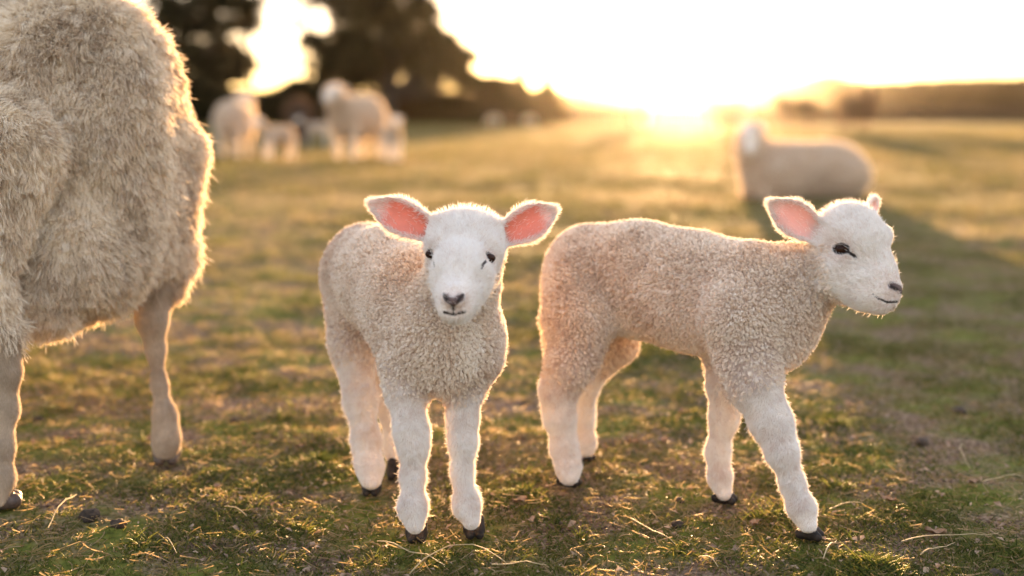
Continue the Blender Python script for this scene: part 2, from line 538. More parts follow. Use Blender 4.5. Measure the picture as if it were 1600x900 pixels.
def make_grass():
    rng = np.random.default_rng(5)
    mat = grass_mat()
    X, Y, S = [], [], []
    # rings of view depth: (near, far, per m2, size)
    for y0, y1, dens, sz in ((1.35, 2.3, 62000, 1.0), (2.3, 3.6, 30000, 1.15), (3.6, 6, 9000, 1.6), (6, 11, 2500, 2.6), (11, 22, 650, 4.5), (22, 45, 130, 8.)):
        w0 = .46 * y1 + .35
        n = int(dens * (y1 - y0) * 2 * w0)
        y = y0 + (y1 - y0) * rng.random(n); x = (rng.random(n) * 2 - 1) * w0
        k = np.abs(x) < .46 * y + .35
        X.append(x[k]); Y.append(y[k]); S.append(np.full(k.sum(), sz))
    x, y, s = map(np.concatenate, (X, Y, S))
    P = np.stack([x, y, np.zeros_like(x)], 1)
    patch = vnoise(P, 5, 21) * .5 + vnoise(P, 14, 22) * .35 + vnoise(P, 1.2, 23) * .35
    keep = rng.random(len(x)) < np.clip(.50 + patch * .95, .08, 1)
    x, y, s, P, patch = x[keep], y[keep], s[keep], P[keep], patch[keep]
    P[:, 2] = ground_h(x, y)
    n = len(x)
    L = .86 * (.007 + .011 * rng.random(n) ** 1.6 + .008 * np.clip(patch, 0, 1)) * s ** .75
    tall = rng.random(n) < .015
    L = np.where(tall, L * 1.8, L)
    for px, py in FEET_PX:                       # trodden flat round the hooves
        g = ground_at(px, py)
        L = L * (.30 + .70 * np.clip((np.hypot(x - g[0], y - g[1]) - .022) / .03, 0, 1))
    dry = np.clip(.54 + .28 * rng.standard_normal(n) - .26 * patch + .20 * np.clip((y - 2.2) / 4, 0, 1) + .28 * vnoise(P, 3.2, 31), 0, 1)
    wide = np.ones(n)
    for _ in range(42):                          # stronger tufts the sheep have left standing
        cy = 1.5 + 1.7 * rng.random(); cx = (rng.random() * 2 - 1) * .42 * cy
        if min(np.hypot(cx - ground_at(*f)[0], cy - ground_at(*f)[1]) for f in FEET_PX) < .07: continue
        e = np.exp(-((np.hypot(x - cx, y - cy) / (.014 + .016 * rng.random())) ** 2))
        L = L * (1 + .95 * e); wide += .7 * e; dry = np.clip(dry - .22 * e, 0, 1)
    az = rng.random(n) * 6.283
    lean = np.where(dry > .6, 1.25, .75) * (.35 + rng.random(n))
    d = np.stack([np.cos(az) * np.sin(np.clip(lean, 0, 1.45)), np.sin(az) * np.sin(np.clip(lean, 0, 1.45)), np.cos(np.clip(lean, 0, 1.45))], 1)
    bend = np.stack([np.cos(az), np.sin(az), -.6 * np.ones(n)], 1) * (.25 + .5 * rng.random(n))[:, None]
    q = np.linspace(0, 1, 4)
    C = P[:, None, :] + L[:, None, None] * (d[:, None, :] * q[None, :, None] + bend[:, None, :] * (q ** 2)[None, :, None] * .6)
    C[:, 0, 2] -= .003
    C[..., 2] = np.maximum(C[..., 2], P[:, None, 2] - .003 + .0015 * q[None])
    R = np.array([1, .9, .6, .12])[None] * (.00055 + .00035 * rng.random(n))[:, None] * s[:, None] ** .95 * wide[:, None]
    o = curves_obj('pasture_grass', C, R, mat, tint={'tint': dry})
    tag(o, 'short grazed pasture grass, green with dry yellow blades, covering the whole field', 'grass', kind='stuff')

    # dead straw bits lying between the blades
    n = 16000
    y = 1.4 + 4.2 * rng.random(n) ** 1.4; x = (rng.random(n) * 2 - 1) * (.46 * y + .3)
    P = np.stack([x, y, np.zeros(n)], 1); P[:, 2] = ground_h(x, y) + .003 + .006 * rng.random(n)
    az = rng.random(n) * 6.283; L = .008 + .03 * rng.random(n) ** 2.2
    q = np.linspace(-.5, .5, 5)
    D = np.stack([np.cos(az), np.sin(az), .25 * rng.standard_normal(n)], 1)
    S_ = np.stack([-np.sin(az), np.cos(az), .3 * np.ones(n)], 1) * (rng.standard_normal(n) * .5)[:, None]
    C = P[:, None] + L[:, None, None] * (D[:, None] * q[None, :, None] + S_[:, None] * (q ** 2)[None, :, None])
    o = curves_obj('dry_grass_litter', C, (.0004 + .0004 * rng.random(n))[:, None] * np.ones(5), mat, tint={'tint': .72 + .28 * rng.random(n)})
    tag(o, 'fine dead straw bits lying flat among the grazed grass', 'litter', kind='stuff')

def make_flakes():
    rng = np.random.default_rng(15)
    n = 9000
    y = 1.4 + 5.0 * rng.random(n) ** 1.5; x = (rng.random(n) * 2 - 1) * (.46 * y + .3)
    P = np.stack([x, y, np.zeros(n)], 1)
    k = vnoise(P, 2.6, 71) + .5 * vnoise(P, 8, 72) > -.05 + .5 * (rng.random(n) - .5)
    P = P[k]; n = len(P)
    P[:, 2] = ground_h(P[:, 0], P[:, 1]) + .004 + .006 * rng.random(n)
    az = rng.random(n) * 6.283; s = .0022 + .0055 * rng.random(n) ** 2.5
    a = np.stack([np.cos(az), np.sin(az), .35 * rng.standard_normal(n)], 1); b = np.stack([-np.sin(az), np.cos(az), .35 * rng.standard_normal(n)], 1) * .6
    up = np.array((0, 0, 1.))
    V = np.stack([P - a * s[:, None], P - b * s[:, None] + up * (s * .35)[:, None], P + a * s[:, None], P + b * s[:, None] + up * (s * .3)[:, None], P + up * (s * .12)[:, None]], 1)
    i = np.arange(n)[:, None] * 5
    F = np.concatenate([i + np.array((0, 1, 4)), i + np.array((1, 2, 4)), i + np.array((2, 3, 4)), i + np.array((3, 0, 4))])
    o = np_mesh('leaf_litter', V.reshape(-1, 3), F, M['flake'], smooth=False)
    tag(o, 'crumbled flakes of dead leaves strewn through the short grass', 'litter', kind='stuff')

make_ground()
make_grass()
make_flakes()

def make_haze():
    x0, x1, y0, y1, z0, z1 = -330, 330, -30, 640, -1.5, 19.0
    V = np.array([(x, y, z) for x in (x0, x1) for y in (y0, y1) for z in (z0, z1)])
    F = np.array([(0, 1, 3, 2), (4, 6, 7, 5), (0, 4, 5, 1), (2, 3, 7, 6), (0, 2, 6, 4), (1, 5, 7, 3)])
    t = NT('evening_haze')
    v = t.n("ShaderNodeVolumePrincipled")
    v.inputs['Color'].default_value = (1, .93, .82, 1)
    v.inputs['Density'].default_value = .00006
    v.inputs['Anisotropy'].default_value = .965
    t.l(v.outputs[0], t.out.inputs['Volume'])
    o = np_mesh('haze', V, F, t.m, smooth=False)
    tag(o, kind='stuff')
make_haze()
# ------------------------------------------------------------------ coats and bodies
def pick(V, N, px, py, rad=5.0):
    """the skin point that the photograph shows at this spot"""
    q = V - np.array((0, 0, CAM_H))
    zc = q @ R_FWD
    X = 800 + FPX * q[:, 0] / zc
    Y = 450 - FPX * (q @ R_UP) / zc
    face = (N * unit(q)).sum(1) < .15
    d = np.hypot(X - px, Y - py)
    m = face & (d < rad)
    if not m.any():
        m = face & (d <= d[face].min() + 2.0)
    i = np.flatnonzero(m)
    z0 = zc[i].min()
    i = i[zc[i] < z0 + .02]
    return V[i].mean(0), unit(N[i].mean(0))

def seg_d(V, a, b):
    ba = b - a
    h = np.clip(((V - a) @ ba) / (ba @ ba), 0, 1)
    return np.linalg.norm(V - a - h[:, None] * ba, axis=1)

def lerp_arr(a, b, t): return a + (b - a) * t
def sstep(a, b, x):
    t = np.clip((x - a) / (b - a), 0, 1)
    return t * t * (3 - 2 * t)

def grow(name, P, N, length, rad, mat, parent, base, flow, lean, rng, pts=5, curl=0.0, curl_turns=1.5,
         clump_f=120.0, clump=0.0, jitter=.25, tint=None, droop=0.0, clump_f2=None, clump2=0.0, seed=0):
    n = len(P)
    T = flow - (flow * N).sum(1)[:, None] * N
    T = unit(T + 1e-6)
    ln = np.asarray(lean) if np.ndim(lean) else np.full(n, lean)
    D = unit(N * (1 - ln)[:, None] + T * ln[:, None] + rng.standard_normal((n, 3)) * jitter)
    q = np.linspace(0, 1, pts)
    C = P[:, None] + D[:, None] * (length[:, None] * q)[..., None]
    if droop:
        C[..., 2] -= (length[:, None] * q[None] ** 2) * droop
    if clump:
        g = ngrad(P, clump_f, 41 + seed)
        g = g - (g * N).sum(1)[:, None] * N
        C += g[:, None] * (q ** 1.3)[None, :, None] * (length * clump)[:, None, None]
    if clump2:
        g = ngrad(P, clump_f2, 61 + seed)
        g = g - (g * N).sum(1)[:, None] * N
        C += g[:, None] * q[None, :, None] * (length * clump2)[:, None, None]
    if curl:
        ph = 6.283 * vnoise(P, clump_f * .55, 77) * 2 + rng.random(n) * .9
        A = unit(np.cross(D, np.array((.3, .2, .9)))); B = np.cross(D, A)
        an = ph[:, None] + q[None] * 6.283 * curl_turns
        am = curl * np.sqrt(q)[None]
        C += A[:, None] * (np.cos(an) * am)[..., None] + B[:, None] * (np.sin(an) * am)[..., None] - (A * np.cos(ph)[:, None] + B * np.sin(ph)[:, None])[:, None] * 0
    taper = np.array([1.0] * (pts - 2) + [.8, .25])
    R = np.asarray(rad)[..., None] * taper if np.ndim(rad) else rad * taper
    return curves_obj(name, C - base, R, mat, parent, tint={'tint': tint})

def tufts(name, P, N, spacing, height, coil, turns, hold, rad, mat, parent, base, flow, lean, rng, pts, tint, loose=.03, wob=.0005):
    """wool in small coiled locks: every strand runs into the spine of the lock it belongs to"""
    from mathutils.kdtree import KDTree
    n = len(P)
    area = n / 1.0
    k = max(8, int(spacing))
    ci = rng.choice(n, size=min(k, n), replace=False)
    kd = KDTree(len(ci))
    for j, i in enumerate(ci): kd.insert(P[i], j)
    kd.balance()
    own = np.array([kd.find(p)[1] for p in P])
    Cc, Nc = P[ci], N[ci]
    T = flow[ci] - (flow[ci] * Nc).sum(1)[:, None] * Nc
    T = unit(T + 1e-6)
    ax = unit(Nc * (1 - lean) + T * lean + rng.standard_normal(Nc.shape) * .16)
    A = unit(np.cross(ax, rng.standard_normal(Nc.shape))); B = np.cross(ax, A)
    hh = height * (.72 + .5 * rng.random(len(ci)))
    rr = coil * (.7 + .6 * rng.random(len(ci)))
    q = np.linspace(0, 1, pts)
    th = 6.283 * turns * q[None] * np.where(rng.random(len(ci)) < .5, 1, -1)[:, None]
    S = Cc[:, None] + ax[:, None] * (hh[:, None] * q ** .9)[..., None] + A[:, None] * (rr[:, None] * (np.cos(th) - 1))[..., None] + B[:, None] * (rr[:, None] * np.sin(th))[..., None]
    lf = rng.random(n) < loose
    D = unit(N * (1 - lean) + (flow - (flow * N).sum(1)[:, None] * N) * lean + rng.standard_normal((n, 3)) * .22)
    hs = hh[own] * np.where(lf, 1.35, 1.0)
    O = P[:, None] + D[:, None] * (hs[:, None] * q)[..., None]
    w = (q ** .75)[None] * (hold * (.75 + .25 * rng.random(n)) * np.where(lf, .15, 1))[:, None]
    C = O * (1 - w[..., None]) + S[own] * w[..., None] + rng.standard_normal((n, 1, 3)) * wob * q[None, :, None]
    tt = np.clip(tint + (.16 * rng.standard_normal(len(ci)))[own], 0, 1)
    taper = np.array([1.0] * (pts - 2) + [.85, .35])
    return curves_obj(name, C - base, rad * taper, mat, parent, tint={'tint': tt})

def make_hoof(parent, base, c, fwd, size=1.0, mat='hoof', lift=0.0):
    c = np.array((c[0], c[1], 0.0)); f = unit(np.array((fwd[0], fwd[1], 0.0))); s = np.array((-f[1], f[0], 0))
    B = Body(.0018 * size)
    z = lift
    for k in (-1, 1):
        o = c + s * k * .0068 * size
        B.limb([(*(o - f * .004 * size + (0, 0, .024 * size + z)), .0085 * size), (*(o + f * .004 * size + (0, 0, .012 * size + z)), .0088 * size),
                (*(o + f * .015 * size + (0, 0, .006 * size + z)), .0062 * size)], 'h', k=.002 * size)
        B.limb([(*(o - f * .010 * size + (0, 0, .008 * size + z)), .0075 * size), (*(o + f * .004 * size + (0, 0, .008 * size + z)), .008 * size)], 'h', k=.002 * size)
    V, Q = B.build(zmin=z + .0002)
    return np_mesh('hoof', V - base, Q, M[mat], parent)

def make_eye(parent, base, c, n, r=.0085):
    B = Body(r * .18)
    h = unit(np.cross(n, (0, 0, 1.0))); v = np.cross(h, n)
    B.ball(c - n * r * .50, (r * 1.0, r * 1.35, r * .80), 'e', k=.001, axes=(n, h, v))
    V, Q = B.build()
    return np_mesh('eye', V - base, Q, M['eye'], parent)

def lamb_coat(name_root, root, base, B, V, Q, N, D, masks, rng, flow_head_from, ears, wool_len=.010, streaks=()):
    """fleece on trunk and neck, short white hair on face, ears and legs"""
    order = ['wool', 'leg', 'head', 'ear']
    W = {k: np.exp(-np.clip(D[k] - .0, 0, 1) / .015) for k in order}
    tot = sum(W.values())
    W = {k: W[k] / tot for k in order}
    bare = np.clip(masks['dark'] * 2.2 + masks['nose'] + masks['pink'] * .93, 0, 1)
    # fleece
    P, NN, ti, w = scatter(V, Q, N, 820000 * W['wool'] ** .7 * (W['wool'] > .15), rng)
    n = len(P)
    flow = np.array((0, 0, -1.0)) + np.zeros((n, 3))
    cl = vnoise(P, 145, 41) * .5 + vnoise(P, 45, 9) * .35 + vnoise(P, 14, 12) * .35
    ln = wool_len * (.75 + .35 * rng.random(n) + .42 * vnoise(P, 145, 41) + .10 * vnoise(P, 40, 9))
    stray = rng.random(n) < .03
    ln = np.where(stray, ln * 1.5, ln)
    tn = .50 + .16 * vnoise(P, 30, 9) + .22 * vnoise(P, 11, 12) + .10 * rng.standard_normal(n)
    for a, b, wd in streaks:
        tn = tn + .5 * (1 - sstep(wd * .4, wd * 1.3, seg_d(P, a, b) + .006 * vnoise(P, 80, 2)))
    tufts('fleece', P, NN, n / 11.0, wool_len * .74, .0013, 1.15, .86, .00025, M['lamb_wool'], root, base, flow, .22, rng, 7, tn)
    # legs
    dl = 1100000 * W['leg'] * (V[:, 2] > .020)
    P, NN, ti, w = scatter(V, Q, N, dl, rng); n = len(P)
    flow = np.array((0, 0, -1.0)) + vnoise3(P, 40, 5) * .55 + vnoise3(P, 120, 6) * .3
    ln = .0057 * (.7 + .6 * rng.random(n)) * (1 + .35 * vnoise(P, 50, 3))
    ln *= .35 + .65 * sstep(.025, .06, P[:, 2])
    stray = rng.random(n) < .04
    lean = np.where(stray, .25, .62)
    ln = np.where(stray, ln * 1.3, ln)
    grow('leg_hair', P, NN, ln, .00023, M['lamb_hair'], root, base, flow, lean, rng, pts=5, jitter=.16, clump_f=150, clump=.45,
         tint=np.clip(.64 - .16 * sstep(.25, .6, vnoise(P, 19, 8)) - .9 * (W['wool'][ti] * w).sum(1) + .22 * vnoise(P, 35, 3) + .2 * vnoise(P, 150, 4) + .15 * rng.standard_normal(n), 0, 1), clump_f2=60, clump2=.3)
    # face
    P, NN, ti, w = scatter(V, Q, N, 1850000 * W['head'] * (1 - bare), rng); n = len(P)
    flow = unit(P - flow_head_from) + vnoise3(P, 60, 5) * .25
    crown = np.clip((W['head'][ti] * w).sum(1) * 1.0, 0, 1)
    up = sstep(.0, 1.0, (P[:, 2] - np.quantile(P[:, 2], .80)) / .02)
    ln = .0042 * (.7 + .6 * rng.random(n)) * (1 + .25 * up)
    ln *= .45 + .55 * sstep(.02, .06, np.linalg.norm(P - flow_head_from, axis=1))
    deye = np.min([np.linalg.norm(P - e, axis=1) for e in masks['eyes']], axis=0)
    ln *= .3 + .7 * sstep(.007, .017, deye)
    stray = rng.random(n) < (.012 + .05 * up)
    lean = np.where(stray, .35, .68)
    ln = np.where(stray, ln * 1.9, ln)
    chin = np.exp(-(np.linalg.norm(P - flow_head_from - (0, 0, -.012), axis=1) / .030) ** 2) * (NN[:, 2] < -.25)
    ln = ln * (1 + 1.6 * chin * rng.random(n))
    grow('face_hair', P, NN, ln, .00022, M['lamb_hair'], root, base, flow, lean, rng, pts=4, jitter=.12, clump_f=260, clump=.75,
         tint=np.clip(.74 - .62 * np.exp(-(np.linalg.norm(P - flow_head_from, axis=1) / .024) ** 2) - .50 * np.exp(-(deye / .017) ** 2) - .35 * (W['wool'][ti] * w).sum(1) + .20 * vnoise(P, 70, 3) + .22 * vnoise(P, 300, 4) + .20 * rng.standard_normal(n), 0, 1))
    # ears
    P, NN, ti, w = scatter(V, Q, N, 1300000 * W['ear'] * (1 - masks['pink'] * .99), rng); n = len(P)
    eb = np.array([e[0] for e in ears]); et = np.array([e[1] for e in ears])
    wh = np.argmin(np.linalg.norm(P[:, None] - (eb + et)[None] / 2, axis=2), axis=1)
    flow = unit(et - eb)[wh] + vnoise3(P, 60, 5) * .25
    rim = (masks['rim'][ti] * w).sum(1)
    ln = (.0045 + .004 * rim) * (.7 + .6 * rng.random(n))
    grow('ear_hair', P, NN, ln, .00018, M['lamb_hair'], root, base, flow, lerp_arr(.65, .45, rim), rng, pts=4, jitter=.18,
         tint=np.clip(.6 + .2 * rng.standard_normal(n), 0, 1))

def ear_masks(V, N, ears):
    pink = np.zeros(len(V)); rim = np.zeros(len(V)); thin = np.zeros(len(V))
    for b, t, f, hw in ears:
        u = t - b; L = np.linalg.norm(u); u = u / L
        n = unit(f - u * (f @ u)); v = np.cross(n, u)
        q = V - b
        s = (q @ u) / L; x = q @ v; z = q @ n
        near = (s > -.12) & (s < 1.1) & (np.abs(x) < hw * 1.3) & (np.abs(z) < .03)
        cave = sstep(.05, .45, N @ n)
        core = 1 - sstep(.55, .90, np.abs(x) / (hw * (.35 + .75 * np.sin(np.pi * np.clip(s * .85 + .05, 0, 1)))))
        ln = sstep(.0, .14, s) * (1 - sstep(.62, .92, s))
        pink = np.maximum(pink, near * cave * core * ln)
        rim = np.maximum(rim, near * sstep(.6, .95, np.abs(x) / hw) + near * sstep(.8, 1, s))
        thin = np.maximum(thin, near * sstep(.05, .2, s))
    return pink, np.clip(rim, 0, 1), thin

def finish_lamb(name, label, B, feet, ears, eyes, tears, nosefn, muzzle, rng, group, wool_len=.010, pinkness=1.0, nostrils=(), streaks=(), dents=()):
    h = B.h
    B.h = .0045                                   # a first rough skin, to find where the sockets go
    V, Q = B.build(zmin=.004); N = vert_normals(V, Q)
    B.h = h
    spots = [pick(V, N, px, py) for px, py, r in eyes]
    for (c, n), (px, py, r) in zip(spots, eyes):
        B.ball(c + n * r * 1.15, r * 1.45, None, k=.006, sub=True)
    for px, py, r, dp in dents:
        c, n = pick(V, N, px, py)
        B.ball(c + n * (r - dp), r, None, k=.008, sub=True)
    for px, py, r in nostrils:
        c, n = pick(V, N, px, py)
        B.ball(c + n * r * .2, r, None, k=.002, sub=True)
    V, Q = B.build(zmin=.004)
    N = vert_normals(V, Q)
    D = B.tags_at(V)
    base = np.array((np.mean([f[0] for f in feet]), np.mean([f[1] for f in feet]), 0.0))
    root = empty(name, base)
    tag(root, label, 'lamb', group)
    pink, rim, thin = ear_masks(V, N, ears)
    dark = np.zeros(len(V)); nose = np.zeros(len(V))
    eye_pts = []
    for (px, py, r) in eyes:
        c, n = pick(V, N, px, py, rad=3.0)
        n = unit(n + .8 * unit(np.array((0, 0, CAM_H)) - c))
        eye_pts.append((c, n, r))
        hh = unit(np.cross(n, (0, 0, 1.0))); d = np.sqrt(np.linalg.norm(V - c, axis=1) ** 2 - .52 * ((V - c) @ hh) ** 2)
        dark = np.maximum(dark, 1 - sstep(r * .85, r * 1.2, d))
    for line in tears:
        w = line[0]
        pts = [pick(V, N, *p, rad=4)[0] for p in line[1:]]
        for a, b in zip(pts[:-1], pts[1:]):
            dark = np.maximum(dark, 1 - sstep(w * .6, w * 1.3, seg_d(V, a, b)))
    dk, ns = nosefn(V, N)
    dark = np.maximum(dark, dk); nose = np.maximum(nose, ns)
    pink_c = pink * pinkness
    masks = dict(eyes=[e[0] for e in eye_pts], pink=pink, dark=dark, nose=nose, rim=rim, thin=thin)
    np_mesh('body', V - base, Q, M['lamb_skin'], root, attrs=dict(pink=pink_c, dark=dark, nose=nose, thin=thin, pale=sstep(-.004, .012, D['wool'] - np.minimum(D['head'], D['leg']))))
    for c, n, r in eye_pts:
        make_eye(root, base, c, n, r)
    for x, y, fx, fy, lift in feet:
        make_hoof(root, base, (x, y), (fx, fy), 1.0, 'hoof', lift)
    lamb_coat(name, root, base, B, V, Q, N, D, masks, rng, muzzle, ears, wool_len, streaks)
    return root

def pts(*rows):
    """(px, py, t, radius px) rows -> limb points"""
    return [(*J(a, b, t), r * t / FPX) for a, b, t, r in rows]

INSET = dict(wool=.0070, leg=.0032, head=.0012)

def facing_lamb():
    B = Body(.0023); B.inset = INSET
    L = np.array((.91, -.41, 0)); L /= np.linalg.norm(L)   # across the trunk
    # trunk
    B.limb(pts((574, 414, 2.10, 67), (610, 440, 1.98, 82), (655, 480, 1.87, 90)), 'wool', k=.03)
    B.limb(pts((655, 480, 1.87, 86), (694, 524, 1.795, 91)), 'wool', k=.03)
    B.limb(pts((692, 556, 1.79, 60), (694, 570, 1.79, 48)), 'wool', k=.03)
    B.limb(pts((700, 505, 1.80, 76), (722, 440, 1.765, 56), (728, 400, 1.755, 48)), 'wool', k=.025)
    B.limb(pts((646, 560, 1.80, 48), (634, 530, 1.83, 50)), 'wool', k=.025)
    B.limb(pts((748, 560, 1.80, 40), (744, 520, 1.83, 44)), 'wool', k=.025)
    # hind legs
    B.limb(pts((556, 440, 2.09, 54), (553, 520, 2.05, 42)), 'wool', k=.03)
    B.limb(pts((552, 545, 2.045, 35), (563, 625, 2.03, 23), (572, 690, 2.02, 20), (578, 732, 2.01, 20), (580, 752, 2.00, 17)), 'leg', k=.02)
    B.limb(pts((610, 500, 2.16, 50), (610, 560, 2.16, 34)), 'wool', k=.03)
    B.limb(pts((610, 580, 2.16, 26), (612, 640, 2.15, 18), (617, 700, 2.13, 15), (618, 724, 2.12, 14)), 'leg', k=.02)
    B.limb(pts((520, 440, 2.16, 20), (524, 540, 2.17, 12)), 'wool', k=.02)
    # fore legs
    B.limb(pts((632, 575, 1.80, 39), (634, 610, 1.79, 31), (643, 672, 1.775, 26), (646, 696, 1.775, 23.5), (645, 742, 1.78, 17), (645, 792, 1.77, 20.5), (648, 820, 1.765, 17)), 'leg', k=.016)
    B.limb(pts((732, 575, 1.81, 36), (726, 610, 1.80, 28), (723, 655, 1.795, 23), (723, 690, 1.79, 21), (722, 738, 1.79, 15.5), (729, 788, 1.785, 20), (736, 814, 1.78, 16.5)), 'leg', k=.016)
    # head
    B.ball(J(727, 388, 1.725), np.array((60, 56, 62)) * 1.72 / FPX, 'head', k=.02)
    B.limb(pts((728, 396, 1.70, 50), (722, 430, 1.66, 45), (713, 466, 1.61, 31)), 'head', k=.018)
    B.limb(pts((724, 425, 1.72, 46), (714, 478, 1.635, 27)), 'head', k=.018)
    B.limb(pts((698, 364, 1.72, 28), (756, 366, 1.72, 28)), 'head', k=.015)
    B.limb(pts((688, 388, 1.70, 22), (692, 384, 1.69, 20)), 'head', k=.012)
    B.limb(pts((764, 390, 1.70, 22), (760, 386, 1.69, 20)), 'head', k=.012)
    # lips and chin, nose pad
    B.limb(pts((700, 484, 1.60, 15), (722, 484, 1.60, 15)), 'head', k=.010)
    B.limb(pts((706, 495, 1.605, 11), (717, 495, 1.605, 11)), 'head', k=.008)
    B.limb(pts((697, 466, 1.588, 8), (708, 470, 1.582, 8), (720, 465, 1.588, 8)), 'head', k=.007)
    ears = []
    for b, t, f, hw in ((J(683, 364, 1.735), J(572, 315, 1.735), np.array((.15, -1, -.12)), .0265), (J(779, 372, 1.735), J(874, 325, 1.745), np.array((-.15, -1, -.12)), .0265)):
        B.ear(b, t, f, hw, .0026, k=.012, cup=.013)
        ears.append((b, t, f, hw))
    # mouth, nostrils, eye sockets
    mc = J(709, 491, 1.587)
    B.ball(mc, (.0125, .007, .0011), None, k=.002, sub=True)
    def ff(V, N):
        def seg(p, q, w, t=1.58):
            a, b = J(*p, t), J(*q, t)
            # compare across the line of sight only
            m = np.abs((V - a)[:, 1]) < .05
            d = seg_d(V * (1, 0, 1), a * (1, 0, 1), b * (1, 0, 1))
            return m * (1 - sstep(w * .55, w * 1.25, d))
        nose = np.maximum.reduce([seg((699, 467), (708, 472), .0062), seg((708, 472), (719, 466), .0062), seg((708, 474), (708, 483), .0035)])
        dk = np.maximum.reduce([seg((693, 462), (699, 470), .0022), seg((723, 462), (716, 470), .0022), seg((708, 478), (708, 488), .0013) * .8,
                                seg((694, 490), (708, 493), .0024), seg((708, 493), (725, 489), .0024)])
        return dk, nose
    feet = []
    for px, py, fx, fy in ((650, 848, .05, -1), (740, 842, .12, -1), (580, 775, -.05, -1), (618, 750, 0, -1)):
        g = ground_at(px, py)
        feet.append((g[0], g[1] + .012, fx, fy, 0))
    return finish_lamb('lamb', 'white lamb facing the camera with pink ears spread wide, standing beside the ewe', B, feet, ears,
                       [(674, 398, .0080), (764, 403, .0088)],
                       [(.0024, (675, 405), (680, 413), (681, 419)), (.0024, (758, 409), (753, 415), (751, 421))],
                       ff, J(709, 478, 1.575), np.random.default_rng(11), 'pair of lambs in the foreground', nostrils=((698, 465, .0032), (719, 464, .0032)), streaks=((J(735, 505, 1.72), J(742, 585, 1.74), .020),),
                       dents=((684, 432, .020, .0035), (749, 434, .020, .0035), (712, 428, .03, .0015)))

